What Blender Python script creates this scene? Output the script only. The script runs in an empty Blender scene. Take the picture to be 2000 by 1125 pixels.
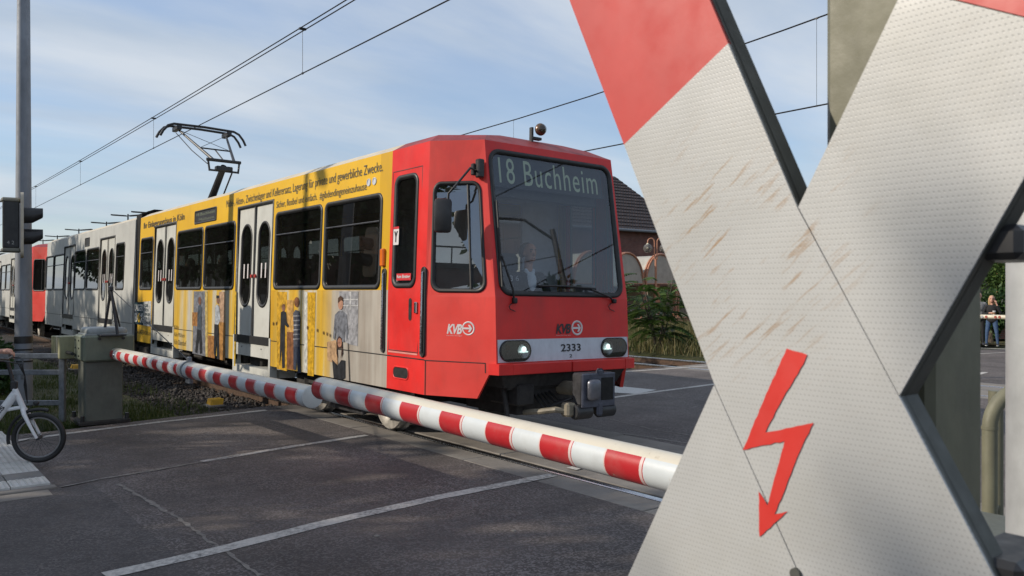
import bpy, bmesh, math, random
from mathutils import Vector, Matrix
from mathutils.geometry import delaunay_2d_cdt
R = math.radians
random.seed(7)
S = bpy.context.scene
COL = S.collection

# ------------------------------------------------------------------ camera
F = 1600.0; CX = 1000.0; HY = 568.0            # focal length and horizon, in pixels of the 2000 px photograph
CAM = Vector((0, 0, 1.70))
SN, CS = 0.6172, 0.7868
RIGHT = Vector((SN, CS, 0)); FWD = Vector((-CS, SN, 0)); UP = Vector((0, 0, 1))
cam_d = bpy.data.cameras.new('camera'); cam = bpy.data.objects.new('camera', cam_d); COL.objects.link(cam)
cam.location = CAM; cam.rotation_euler = (R(90), 0, math.atan2(CS, SN))
cam_d.sensor_width = 36; cam_d.lens = 36 * F / 2000; cam_d.shift_y = (HY - 562.5) / 2000
cam_d.clip_start = 0.05; cam_d.clip_end = 3000
cam_d.dof.use_dof = True; cam_d.dof.focus_distance = 9.5; cam_d.dof.aperture_fstop = 14
S.camera = cam

# ------------------------------------------------------------------ sky and sun
SUN_DIR = Vector((-0.40, -0.80, 0.47)).normalized()      # towards the sun: behind the camera, a little to its left
el = math.asin(SUN_DIR.z); az = math.atan2(SUN_DIR.x, SUN_DIR.y)
W = bpy.data.worlds.new('World'); S.world = W; W.use_nodes = True
nt = W.node_tree; nt.nodes.clear()
def N(t, **k):
    n = nt.nodes.new(t)
    for a, b in k.items(): setattr(n, a, b)
    return n
out = N('ShaderNodeOutputWorld'); bg = N('ShaderNodeBackground'); sky = N('ShaderNodeTexSky')
sky.sky_type = 'NISHITA'; sky.sun_disc = False; sky.sun_elevation = el; sky.sun_rotation = az
sky.air_density = 1.3; sky.dust_density = 0.6; sky.ozone_density = 2.0
tc = N('ShaderNodeTexCoord'); sp = N('ShaderNodeSeparateXYZ'); nt.links.new(tc.outputs['Generated'], sp.inputs[0])
def wm(op, a, b=None):
    n = N('ShaderNodeMath', operation=op)
    for i, v in enumerate((a, b)):
        if v is None: continue
        if isinstance(v, (int, float)): n.inputs[i].default_value = v
        else: nt.links.new(v, n.inputs[i])
    return n.outputs[0]
zc = wm('ADD', wm('MAXIMUM', sp.outputs[2], 0.0), 0.16)
cb = N('ShaderNodeCombineXYZ')
nt.links.new(wm('DIVIDE', sp.outputs[0], zc), cb.inputs[0]); nt.links.new(wm('DIVIDE', sp.outputs[1], zc), cb.inputs[1])
mp = N('ShaderNodeMapping'); nt.links.new(cb.outputs[0], mp.inputs[0])
mp.inputs['Location'].default_value = (3.1, 1.7, 0); mp.inputs['Rotation'].default_value = (0, 0, R(32)); mp.inputs['Scale'].default_value = (1.0, 0.42, 1)
n1 = N('ShaderNodeTexNoise'); nt.links.new(mp.outputs[0], n1.inputs['Vector'])
n1.inputs['Scale'].default_value = 1.05; n1.inputs['Detail'].default_value = 9; n1.inputs['Roughness'].default_value = 0.56; n1.inputs['Distortion'].default_value = 0.25
rp = N('ShaderNodeValToRGB'); nt.links.new(n1.outputs[0], rp.inputs[0])
rp.color_ramp.interpolation = 'EASE'
rp.color_ramp.elements[0].position = 0.33; rp.color_ramp.elements[0].color = (0.38, 0.38, 0.38, 1)
rp.color_ramp.elements[1].position = 0.60; rp.color_ramp.elements[1].color = (0.92, 0.92, 0.92, 1)
n2 = N('ShaderNodeTexNoise'); nt.links.new(mp.outputs[0], n2.inputs['Vector']); n2.inputs['Scale'].default_value = 2.3; n2.inputs['Detail'].default_value = 6
rc = N('ShaderNodeValToRGB'); nt.links.new(n2.outputs[0], rc.inputs[0])
rc.color_ramp.elements[0].position = 0.35; rc.color_ramp.elements[0].color = (0.50, 0.585, 0.695, 1)
rc.color_ramp.elements[1].position = 0.65; rc.color_ramp.elements[1].color = (0.68, 0.735, 0.80, 1)
CLOUD = 10.0
mul = N('ShaderNodeMixRGB', blend_type='MULTIPLY'); mul.inputs[0].default_value = 1; nt.links.new(rc.outputs[0], mul.inputs[1]); mul.inputs[2].default_value = (CLOUD, CLOUD, CLOUD, 1)
tint = N('ShaderNodeMixRGB', blend_type='MULTIPLY'); tint.inputs[0].default_value = 1; nt.links.new(sky.outputs[0], tint.inputs[1]); tint.inputs[2].default_value = (1.15, 1.30, 1.62, 1)
mx = N('ShaderNodeMixRGB'); nt.links.new(rp.outputs[0], mx.inputs[0]); nt.links.new(tint.outputs[0], mx.inputs[1]); nt.links.new(mul.outputs[0], mx.inputs[2])
nt.links.new(mx.outputs[0], bg.inputs[0]); bg.inputs[1].default_value = 0.10
nt.links.new(bg.outputs[0], out.inputs[0])
sl = bpy.data.lights.new('sun', 'SUN'); sl.energy = 4.2; sl.angle = R(0.6); sl.color = (1.0, 0.90, 0.76)
so = bpy.data.objects.new('sun', sl); COL.objects.link(so); so.rotation_euler = (-SUN_DIR).to_track_quat('-Z', 'Y').to_euler()
S.view_settings.view_transform = 'Standard'; S.view_settings.look = 'None'; S.view_settings.gamma = 1
S.view_settings.exposure = 0.0; S.view_settings.use_curve_mapping = False

# ------------------------------------------------------------------ pixel helpers (photo pixel -> direction -> point on a known surface)
def ray(px, py): return FWD + RIGHT * ((px - CX) / F) + UP * ((HY - py) / F)
def G(px, py, z=0.0):
    d = ray(px, py); k = (z - CAM.z) / d.z; p = CAM + d * k; return Vector((p.x, p.y, z))
def onY(px, py, y):
    d = ray(px, py); return CAM + d * (y / d.y)
def onX(px, py, x):
    d = ray(px, py); return CAM + d * (x / d.x)
def onD(px, py, dep): return CAM + ray(px, py) * dep
def proj(p):
    v = Vector(p) - CAM; f = v.dot(FWD); return CX + F * v.dot(RIGHT) / f, HY - F * v.z / f

# ------------------------------------------------------------------ materials
MATS = {}
def newmat(name):
    m = bpy.data.materials.new(name); m.use_nodes = True; t = m.node_tree; b = t.nodes['Principled BSDF']; MATS[name] = m
    return m, t, b
def nd(t, typ, **k):
    n = t.nodes.new(typ)
    for a, b in k.items(): setattr(n, a, b)
    return n
def mth(t, op, a, b=None, c=None):
    n = t.nodes.new('ShaderNodeMath'); n.operation = op
    for i, v in enumerate((a, b, c)):
        if v is None: continue
        if isinstance(v, (int, float)): n.inputs[i].default_value = v
        else: t.links.new(v, n.inputs[i])
    return n.outputs[0]
def mix(t, fac, a, b, blend='MIX'):
    n = t.nodes.new('ShaderNodeMixRGB'); n.blend_type = blend
    for i, v in enumerate((fac, a, b)):
        if isinstance(v, (int, float)): n.inputs[i].default_value = v
        elif isinstance(v, tuple): n.inputs[i].default_value = v if len(v) == 4 else (*v, 1)
        else: t.links.new(v, n.inputs[i])
    return n.outputs[0]
def noise(t, scale, detail=5, rough=.55, vec=None, stretch=None, dist=0):
    if vec is None: vec = nd(t, 'ShaderNodeTexCoord').outputs['Object']
    if stretch:
        m = nd(t, 'ShaderNodeMapping'); m.inputs['Scale'].default_value = stretch; t.links.new(vec, m.inputs[0]); vec = m.outputs[0]
    n = nd(t, 'ShaderNodeTexNoise'); t.links.new(vec, n.inputs['Vector'])
    n.inputs['Scale'].default_value = scale; n.inputs['Detail'].default_value = detail; n.inputs['Roughness'].default_value = rough; n.inputs['Distortion'].default_value = dist
    return n.outputs[0]
def ramp(t, fac, *stops):
    r = nd(t, 'ShaderNodeValToRGB'); t.links.new(fac, r.inputs[0])
    e = r.color_ramp.elements
    while len(e) < len(stops): e.new(.5)
    for i, (p, c) in enumerate(stops):
        e[i].position = p; e[i].color = (c, c, c, 1) if isinstance(c, (int, float)) else (*c, 1)
    return r.outputs[0]
def bump(t, b, h, strength=.3, dist=.01):
    n = nd(t, 'ShaderNodeBump'); n.inputs['Strength'].default_value = strength; n.inputs['Distance'].default_value = dist
    t.links.new(h, n.inputs['Height']); t.links.new(n.outputs[0], b.inputs['Normal'])
def mat(name, col, rough=.5, metal=0.0, var=.12, scale=6, bmp=0, bscale=80, dirt=0, spec=.5, coat=0, alt=None, stretch=None):
    if name in MATS: return MATS[name]
    m, t, b = newmat(name)
    c2 = alt or tuple(max(0, x * (1 - var * 1.6)) for x in col); c1 = tuple(min(1, x * (1 + var)) for x in col)
    f = ramp(t, noise(t, scale, 6, .6, stretch=stretch), (.3, 0), (.7, 1))
    c = mix(t, f, c2, c1)
    if dirt:
        g = ramp(t, noise(t, scale * 2.3, 8, .7, stretch=(1, 1, .35)), (.48, 0), (.78, 1))
        c = mix(t, mth(t, 'MULTIPLY', g, dirt), c, (.06, .05, .045))
    t.links.new(c, b.inputs['Base Color']); b.inputs['Metallic'].default_value = metal
    b.inputs['Specular IOR Level'].default_value = spec
    rr = ramp(t, noise(t, scale * 3, 4), (.3, max(0, rough - .08)), (.7, min(1, rough + .1))); t.links.new(rr, b.inputs['Roughness'])
    if coat: b.inputs['Coat Weight'].default_value = coat; b.inputs['Coat Roughness'].default_value = .12
    if bmp: bump(t, b, noise(t, bscale, 6, .65), bmp, .006)
    return m
def glass(name, tint, refl_rough=.01, ior=1.5, dust=.02, gain=1.25):
    m, t, b = newmat(name); t.nodes.remove(b); o = t.nodes['Material Output']
    tr = nd(t, 'ShaderNodeBsdfTransparent'); tr.inputs[0].default_value = (*tint, 1)
    gl = nd(t, 'ShaderNodeBsdfGlossy'); gl.inputs['Roughness'].default_value = refl_rough
    fr = nd(t, 'ShaderNodeFresnel'); fr.inputs[0].default_value = ior
    df = nd(t, 'ShaderNodeBsdfDiffuse'); df.inputs[0].default_value = (.45, .43, .40, 1)
    m1 = nd(t, 'ShaderNodeMixShader'); t.links.new(mth(t, 'MINIMUM', mth(t, 'MULTIPLY', fr.outputs[0], gain), 1.0), m1.inputs[0]); t.links.new(tr.outputs[0], m1.inputs[1]); t.links.new(gl.outputs[0], m1.inputs[2])
    m2 = nd(t, 'ShaderNodeMixShader'); t.links.new(mth(t, 'MULTIPLY', ramp(t, noise(t, 5, 6), (.3, .4), (.75, 1)), dust), m2.inputs[0]); t.links.new(m1.outputs[0], m2.inputs[1]); t.links.new(df.outputs[0], m2.inputs[2])
    t.links.new(m2.outputs[0], o.inputs[0]); return m
def emit(name, col, s):
    m, t, b = newmat(name); b.inputs['Base Color'].default_value = (*col, 1); b.inputs['Emission Color'].default_value = (*col, 1); b.inputs['Emission Strength'].default_value = s; return m

RED = mat('tram_red', (.66, .026, .023), .42, var=.10, scale=1.6, dirt=.24, coat=.08, spec=.35)
FADE = mat('tram_red_faded', (.70, .056, .044), .46, var=.09, scale=1.3, dirt=.26, coat=.05, spec=.35)
REDR = mat('roof_red_grimy', (.28, .026, .028), .55, var=.15, scale=2.5, dirt=.45)
YEL = mat('tram_yellow', (.76, .44, .020), .38, var=.05, scale=1.2, dirt=.16, coat=.15)
CRM = mat('roof_cream', (.56, .49, .37), .55, var=.1, scale=2, dirt=.35)
WHT = mat('tram_white', (.50, .50, .475), .42, var=.06, scale=1.4, dirt=.25, coat=.1)
DOORW = mat('door_grey_white', (.54, .54, .50), .42, var=.05, scale=2, dirt=.25)
GRYB = mat('band_grey', (.54, .57, .63), .42, var=.06, dirt=.22)
BLK = mat('black_rubber', (.014, .014, .015), .5, var=.2)
BLKM = mat('black_paint', (.022, .022, .024), .42, var=.25, scale=12)
DRK = mat('underframe_dark', (.030, .027, .025), .75, var=.35, scale=9, bmp=.3)
IRON = mat('dark_iron', (.055, .055, .06), .48, .45, var=.3, scale=10, bmp=.15)
STEEL = mat('bright_steel', (.55, .56, .58), .25, 1.0, var=.12, scale=20)
WHEEL = mat('wheel_grey', (.30, .28, .25), .5, .4, var=.25, scale=14, dirt=.4)
GALV = mat('galvanised', (.34, .36, .39), .5, .55, var=.16, scale=14, dirt=.15, bmp=.08, bscale=40)
GALVD = mat('galvanised_weathered', (.20, .215, .235), .58, .4, var=.18, scale=18, dirt=.3)
OLV = mat('olive_grey_paint', (.155, .150, .100), .55, var=.12, scale=9, dirt=.3, bmp=.08)
OLVG = mat('grey_green_paint', (.115, .122, .102), .55, var=.12, scale=6, dirt=.28, bmp=.05)
GLS = glass('side_glass', (.26, .28, .27), dust=.015, gain=1.5)
GLC = glass('cab_side_glass', (.30, .33, .32), dust=.03, gain=6.0)
GLF = glass('front_glass', (.92, .95, .97), dust=.025, gain=2.1)
ORG = mat('amber_lens', (.72, .16, .02), .2, var=.1)
CHARC = mat('seat_dark', (.035, .04, .06), .8, var=.3)
INT = mat('interior_grey', (.26, .28, .31), .7, var=.1)
INTD = mat('interior_dark', (.05, .052, .056), .7, var=.2)
WTXT = mat('white_print', (.62, .58, .58), .5, var=.08)
BTXT = mat('black_print', (.022, .022, .026), .5, var=.1)
GTXT = mat('dark_grey_print', (.075, .070, .05), .5, var=.2)

# ------------------------------------------------------------------ mesh helpers
class MB:
    def __init__(s): s.bm = bmesh.new()
    def _new(s, before): return [v for v in s.bm.verts if v.index == -1 or v not in before]
    def box(s, c, size, rot=None, bev=0, seg=1):
        t = bmesh.new(); bmesh.ops.create_cube(t, size=1)
        bmesh.ops.scale(t, vec=size, verts=t.verts)
        if bev: bmesh.ops.bevel(t, geom=list(t.edges), offset=bev, segments=seg, affect='EDGES', profile=.5)
        M = Matrix.Translation(Vector(c))
        if rot is not None: M = M @ (rot.to_4x4() if isinstance(rot, Matrix) else Matrix.Rotation(rot, 4, 'Z'))
        t.transform(M); s.merge(t); return s
    def merge(s, t):
        mp = {}
        for v in t.verts: mp[v] = s.bm.verts.new(v.co)
        for f in t.faces:
            try:
                nf = s.bm.faces.new([mp[v] for v in f.verts]); nf.material_index = f.material_index
            except ValueError: pass
        t.free()
    def cyl(s, p0, p1, r0, r1=None, n=14, caps=True):
        r1 = r0 if r1 is None else r1
        p0 = Vector(p0); p1 = Vector(p1); d = (p1 - p0)
        q = d.to_track_quat('Z', 'Y').to_matrix()
        a = [s.bm.verts.new(p0 + q @ Vector((math.cos(2*math.pi*i/n)*r0, math.sin(2*math.pi*i/n)*r0, 0))) for i in range(n)]
        b = [s.bm.verts.new(p1 + q @ Vector((math.cos(2*math.pi*i/n)*r1, math.sin(2*math.pi*i/n)*r1, 0))) for i in range(n)]
        for i in range(n): s.bm.faces.new([a[i], a[(i+1) % n], b[(i+1) % n], b[i]])
        if caps: s.bm.faces.new(a[::-1]); s.bm.faces.new(b)
        return s
    def tube(s, pts, r, n=8, closed=False, caps=True):
        pts = [Vector(p) for p in pts]; L = len(pts); rings = []
        rr = r if isinstance(r, (list, tuple)) else [r] * L
        for i, p in enumerate(pts):
            if closed: d = pts[(i+1) % L] - pts[i-1]
            else: d = pts[min(i+1, L-1)] - pts[max(i-1, 0)]
            q = d.to_track_quat('Z', 'Y').to_matrix()
            if rings:
                # keep rings aligned
                ref = prevx - d.normalized() * prevx.dot(d.normalized())
                if ref.length > 1e-6:
                    x = ref.normalized(); y = d.normalized().cross(x)
                    q = Matrix((x, y, d.normalized())).transposed()
            prevx = q @ Vector((1, 0, 0))
            rings.append([s.bm.verts.new(p + q @ Vector((math.cos(2*math.pi*k/n)*rr[i], math.sin(2*math.pi*k/n)*rr[i], 0))) for k in range(n)])
        m = L if closed else L - 1
        for i in range(m):
            a, b = rings[i], rings[(i+1) % L]
            for k in range(n): s.bm.faces.new([a[k], a[(k+1) % n], b[(k+1) % n], b[k]])
        if caps and not closed: s.bm.faces.new(rings[0][::-1]); s.bm.faces.new(rings[-1])
        return s
    def ball(s, c, r, seg=14, rings=10):
        t = bmesh.new(); bmesh.ops.create_uvsphere(t, u_segments=seg, v_segments=rings, radius=1)
        r = (r, r, r) if isinstance(r, (int, float)) else r
        bmesh.ops.scale(t, vec=r, verts=t.verts); bmesh.ops.translate(t, vec=Vector(c), verts=t.verts); s.merge(t); return s
    def face(s, pts): s.bm.faces.new([s.bm.verts.new(Vector(p)) for p in pts]); return s
    def prism(s, poly, off):
        off = Vector(off); a = [s.bm.verts.new(Vector(p)) for p in poly]; b = [s.bm.verts.new(Vector(p) + off) for p in poly]; n = len(a)
        s.bm.faces.new(a); s.bm.faces.new(b[::-1])
        for i in range(n): s.bm.faces.new([a[i], b[i], b[(i+1) % n], a[(i+1) % n]])
        return s
    def lathe(s, prof, o, axis, n=24):
        o = Vector(o); q = Vector(axis).to_track_quat('Z', 'Y').to_matrix(); rings = []
        for r, h in prof: rings.append([s.bm.verts.new(o + q @ Vector((math.cos(2*math.pi*k/n)*r, math.sin(2*math.pi*k/n)*r, h))) for k in range(n)])
        for a, b in zip(rings, rings[1:]):
            for k in range(n): s.bm.faces.new([a[k], a[(k+1) % n], b[(k+1) % n], b[k]])
        return s
    def mesh(s, name, m=None, smooth=35, fix=True):
        if fix: bmesh.ops.recalc_face_normals(s.bm, faces=s.bm.faces)
        me = bpy.data.meshes.new(name); s.bm.to_mesh(me); s.bm.free()
        if smooth: 
            me.polygons.foreach_set('use_smooth', [True] * len(me.polygons)); me.set_sharp_from_angle(angle=R(smooth))
        for x in (m if isinstance(m, (list, tuple)) else [m]):
            if x: me.materials.append(x)
        return me
    def obj(s, name, m, parent=None, smooth=35, fix=True): return link(name, s.mesh(name, m, smooth, fix), parent)
def link(name, me, parent=None):
    o = bpy.data.objects.new(name, me); COL.objects.link(o)
    if parent: o.parent = parent
    return o
def tag(o, label=None, cat=None, group=None, kind=None):
    for k, v in (('label', label), ('category', cat), ('group', group), ('kind', kind)):
        if v: o[k] = v
    return o
def thing(name, label, cat, loc=(0, 0, 0), group=None, rotz=0):
    o = bpy.data.objects.new(name, None); COL.objects.link(o); o.location = loc; o.rotation_euler = (0, 0, rotz); o.empty_display_size = .2
    return tag(o, label, cat, group)
def pymesh(name, v, f, m, parent=None, smooth=False):
    me = bpy.data.meshes.new(name); me.from_pydata(v, [], f); me.update()
    for x in (m if isinstance(m, (list, tuple)) else [m]): me.materials.append(x)
    if smooth: me.polygons.foreach_set('use_smooth', [True] * len(me.polygons))
    return link(name, me, parent)
def copy_tree(o, parent=None):
    c = o.copy(); COL.objects.link(c); c.parent = parent
    for ch in list(o.children): copy_tree(ch, c)
    return c
def rr(x0, x1, z0, z1, r, n=5):
    r = min(r, (x1-x0)/2 - 1e-4, (z1-z0)/2 - 1e-4); P = []
    for cx, cz, a in ((x1-r, z0+r, -90), (x1-r, z1-r, 0), (x0+r, z1-r, 90), (x0+r, z0+r, 180)):
        for k in range(n + 1):
            t = R(a + 90*k/n); P.append((cx + r*math.cos(t), cz + r*math.sin(t)))
    return P
def inside(p, poly):
    c = False; x, y = p; n = len(poly)
    for i in range(n):
        x1, y1 = poly[i]; x2, y2 = poly[(i+1) % n]
        if (y1 > y) != (y2 > y) and x < (x2-x1)*(y-y1)/(y2-y1) + x1: c = not c
    return c
def panel(name, outline, holes, mp, m, parent, reveal=.045, lines=(), h=0.0, edge=True):
    pts = []; edges = []
    for loop in [outline] + list(holes):
        b = len(pts); n = len(loop); pts += [Vector(p) for p in loop]; edges += [(b+i, b+(i+1) % n) for i in range(n)]
    for a, c in lines:
        b = len(pts); pts += [Vector(a), Vector(c)]; edges.append((b, b+1))
    V, E, Fc, *_ = delaunay_2d_cdt(pts, edges, [], 0, 1e-6)
    verts = [mp(v.x, v.y, h) for v in V]; faces = []
    for f in Fc:
        c = sum((V[i] for i in f), Vector((0, 0))) / len(f)
        if inside(c, outline) and not any(inside(c, q) for q in holes): faces.append(tuple(f))
    for loop in list(holes) + ([outline] if edge else []):
        b = len(verts); n = len(loop)
        verts += [mp(p[0], p[1], h) for p in loop] + [mp(p[0], p[1], h-reveal) for p in loop]
        faces += [(b+i, b+(i+1) % n, b+n+(i+1) % n, b+n+i) for i in range(n)]
    return pymesh(name, verts, faces, m, parent)
def ring(name, outer, inner, mp, m, parent, proud=.01, depth=.02, h=0.0):
    n = len(outer); v = [mp(*p, h-depth) for p in outer] + [mp(*p, h+proud*.55) for p in outer] + \
        [mp(o[0]*.62+i[0]*.38, o[1]*.62+i[1]*.38, h+proud) for o, i in zip(outer, inner)] + [mp(*p, h+proud*.3) for p in inner] + [mp(*p, h-depth) for p in inner]
    f = []
    for k in range(4):
        for i in range(n): f.append((k*n+i, k*n+(i+1) % n, (k+1)*n+(i+1) % n, (k+1)*n+i))
    return pymesh(name, v, f, m, parent, smooth=True)
def fill(name, loop, mp, m, parent, h=0.0):
    V, E, Fc, *_ = delaunay_2d_cdt([Vector(p) for p in loop], [(i, (i+1) % len(loop)) for i in range(len(loop))], [], 1, 1e-6)
    return pymesh(name, [mp(v.x, v.y, h) for v in V], [tuple(f) for f in Fc], m, parent)
_tc = {}
def text2d(s, offset=0.0, shear=0.0, spacing=1.0, res=3):
    k = (s, offset, shear, spacing)
    if k in _tc: return _tc[k]
    cu = bpy.data.curves.new('t', 'FONT'); cu.body = s; cu.offset = offset; cu.shear = shear; cu.space_character = spacing; cu.resolution_u = res; cu.fill_mode = 'FRONT'
    o = bpy.data.objects.new('t', cu); COL.objects.link(o)
    dg = bpy.context.evaluated_depsgraph_get(); me = bpy.data.meshes.new_from_object(o.evaluated_get(dg))
    v = [(p.co.x, p.co.y) for p in me.vertices]; f = [tuple(p.vertices) for p in me.polygons]
    bpy.data.objects.remove(o); bpy.data.curves.remove(cu); bpy.data.meshes.remove(me)
    x0 = min(p[0] for p in v); x1 = max(p[0] for p in v); y0 = min(p[1] for p in v); y1 = max(p[1] for p in v)
    _tc[k] = ([((p[0]-x0)/(x1-x0), (p[1]-y0)/(y1-y0)) for p in v], f); return _tc[k]
def text_on(name, s, x0, x1, z0, z1, mp, m, parent, h=.004, **k):
    v, f = text2d(s, **k); n = len(s.split())
    if n > 2:                                   # one object per word: cut at the widest gaps between glyphs
        sp_ = sorted((min(v[i][0] for i in q), max(v[i][0] for i in q)) for q in f); gaps = []; hi = sp_[0][1]
        for a, b in sp_[1:]:
            if a > hi: gaps.append((a-hi, (a+hi)/2))
            hi = max(hi, b)
        cuts = sorted(c for g_, c in sorted(gaps, reverse=True)[:n-1]); o = None
        for lo, hi in zip([-1]+cuts, cuts+[2]):
            ff = [q for q in f if lo < v[q[0]][0] <= hi]; ids = sorted({i for q in ff for i in q}); mpi = {i: j for j, i in enumerate(ids)}
            if ff: o = pymesh(name, [mp(x0+(x1-x0)*v[i][0], z0+(z1-z0)*v[i][1], h) for i in ids], [tuple(mpi[i] for i in q) for q in ff], m, parent)
        return o
    return pymesh(name, [mp(x0+(x1-x0)*a, z0+(z1-z0)*b, h) for a, b in v], f, m, parent)
# ================================================================== THE SETTING
def surf_mat(name, cols, scale, bmp, bscale, rough=.85, speck=None, dist=.01):
    m, t, b = newmat(name)
    c = ramp(t, noise(t, scale, 8, .65), (.3, cols[0]), (.5, cols[1]), (.72, cols[2]))
    if speck:
        v = nd(t, 'ShaderNodeTexVoronoi'); v.inputs['Scale'].default_value = speck[0]; t.links.new(nd(t, 'ShaderNodeTexCoord').outputs['Object'], v.inputs['Vector'])
        k = ramp(t, v.outputs['Distance'], (.10, 1), (.30, 0))
        k2 = ramp(t, noise(t, speck[0]*.6, 2), (.5, 0), (.62, 1))
        c = mix(t, mth(t, 'MULTIPLY', mth(t, 'MULTIPLY', k, k2), speck[2]), c, speck[1])
    t.links.new(c, b.inputs['Base Color']); b.inputs['Roughness'].default_value = rough
    b.inputs['Specular IOR Level'].default_value = .25
    bump(t, b, noise(t, bscale, 5, .7), bmp, dist); return m
GRD = surf_mat('earth_grass', ((.045, .055, .018), (.07, .075, .03), (.10, .085, .05)), .6, .6, 8)
VERGE = surf_mat('verge_soil', ((.035, .040, .014), (.05, .055, .02), (.075, .06, .035)), 2.5, .8, 22)
BALL = surf_mat('ballast_bed', ((.030, .027, .025), (.05, .045, .04), (.085, .075, .066)), 9, 1.0, 22, dist=.04)
PAVE = surf_mat('pavement_grey', ((.16, .155, .15), (.20, .195, .185), (.24, .23, .22)), 3, .4, 40)
CONC = surf_mat('crossing_concrete', ((.16, .145, .13), (.21, .19, .17), (.26, .24, .215)), 2.2, .45, 130, .8, (160, (.30, .27, .24), .6))
TACT = surf_mat('white_tactile', ((.42, .41, .38), (.52, .51, .48), (.60, .59, .56)), 6, .3, 60, .7)
STONEM = surf_mat('ballast_stone', ((.032, .028, .026), (.060, .052, .047), (.12, .105, .095)), 3.3, .4, 90, .8)
RUST = mat('rail_rust', (.085, .050, .032), .75, .3, var=.3, scale=12, bmp=.2)
WOOD = mat('sleeper_wood', (.10, .062, .038), .85, var=.3, scale=6, bmp=.4)
# asphalt: two ages, worn wheel paths, fine light aggregate
def asphalt(name, base, speckle):
    m, t, b = newmat(name)
    big = ramp(t, noise(t, .55, 6, .6, dist=.4), (.30, .66), (.70, 1.36))
    med = ramp(t, noise(t, 5, 8, .7), (.25, .72), (.75, 1.25))
    c = mix(t, 1.0, mix(t, 1.0, (*base, 1), big, 'MULTIPLY'), med, 'MULTIPLY')
    track = ramp(t, noise(t, 1.3, 4, .55, stretch=(1.0, .12, 1)), (.40, 0), (.62, 1))
    c = mix(t, mth(t, 'MULTIPLY', track, .30), c, (.055, .050, .050))
    v = nd(t, 'ShaderNodeTexVoronoi'); v.inputs['Scale'].default_value = 75; t.links.new(nd(t, 'ShaderNodeTexCoord').outputs['Object'], v.inputs['Vector'])
    sel = ramp(t, v.outputs['Color'], (.52, 0), (.66, 1))
    patch = ramp(t, noise(t, 1.1, 5, .6), (.38, .25), (.66, 1))
    c = mix(t, mth(t, 'MULTIPLY', mth(t, 'MULTIPLY', sel, patch), speckle), c, (.24, .21, .20))
    br = ramp(t, noise(t, 1.9, 5, .6, stretch=(1, 1, 1)), (.58, 0), (.75, 1)); c = mix(t, mth(t, 'MULTIPLY', br, .25), c, (.095, .075, .060))
    t.links.new(c, b.inputs['Base Color']); b.inputs['Roughness'].default_value = .78; b.inputs['Specular IOR Level'].default_value = .3
    hh = mth(t, 'ADD', mth(t, 'MULTIPLY', v.outputs['Distance'], .6), noise(t, 210, 3))
    bump(t, b, hh, .55, .006); return m
ASPH = asphalt('asphalt_old', (.090, .076, .070), .75)
ASPN = asphalt('asphalt_new', (.076, .067, .064), .40)
def paint(name, col, wear=.5):
    m, t, b = newmat(name)
    k = ramp(t, noise(t, 26, 8, .75), (wear-.12, 0), (wear+.10, 1))
    k2 = ramp(t, noise(t, 2.2, 5, .6), (.30, 1), (.62, .25))
    c = mix(t, mth(t, 'MULTIPLY', k, k2), col, (.075, .07, .068)); t.links.new(c, b.inputs['Base Color']); b.inputs['Roughness'].default_value = .75
    bump(t, b, noise(t, 150, 4), .3, .004); return m
LINE = paint('road_paint', (.52, .49, .45), .52)

def slab(name, x0, x1, y0, y1, z0, z1, m, parent=None, bev=0):
    o = MB().box(((x0+x1)/2, (y0+y1)/2, (z0+z1)/2), (x1-x0, y1-y0, z1-z0), bev=bev).obj(name, m, parent); return o
g = MB().face([(-900, -900, -.30), (900, -900, -.30), (900, 900, -.30), (-900, 900, -.30)]).obj('ground', GRD); tag(g, kind='structure')
def road_piece(y0, y1, m, xl, xr=7.0):
    n = 14; V = []; Fq = []
    for i in range(n + 1):
        y = y0 + (y1-y0)*i/n; xx = xl(y)
        V += [(xx, y, 0), (xr, y, 0), (xr, y, -.3), (xx, y, -.3)]
    for i in range(n):
        a = 4*i; b = a+4; Fq += [(a, a+1, b+1, b), (a+1, a+2, b+2, b+1), (a+3, a, b, b+3)]
    Fq += [(0, 3, 2, 1), (4*n, 4*n+1, 4*n+2, 4*n+3)]
    o = pymesh('road', V, Fq, m); return tag(o, kind='structure')
edge = lambda y: -11.28 - .165*(y-1.9) if y < 7 else -12.3
road_piece(1.55, 4.69, ASPH, edge); road_piece(-30, 1.55, ASPN, lambda y: -7.95)
road_piece(7.02, 13.86, ASPH, edge); road_piece(16.14, 90, ASPH, lambda y: -12.3 if y < 24.3 else -9.6)
s_ = slab('road_shoulder', -11.24, -7.95, 1.25, 1.55, -.3, -.0005, ASPH); tag(s_, kind='structure')
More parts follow.
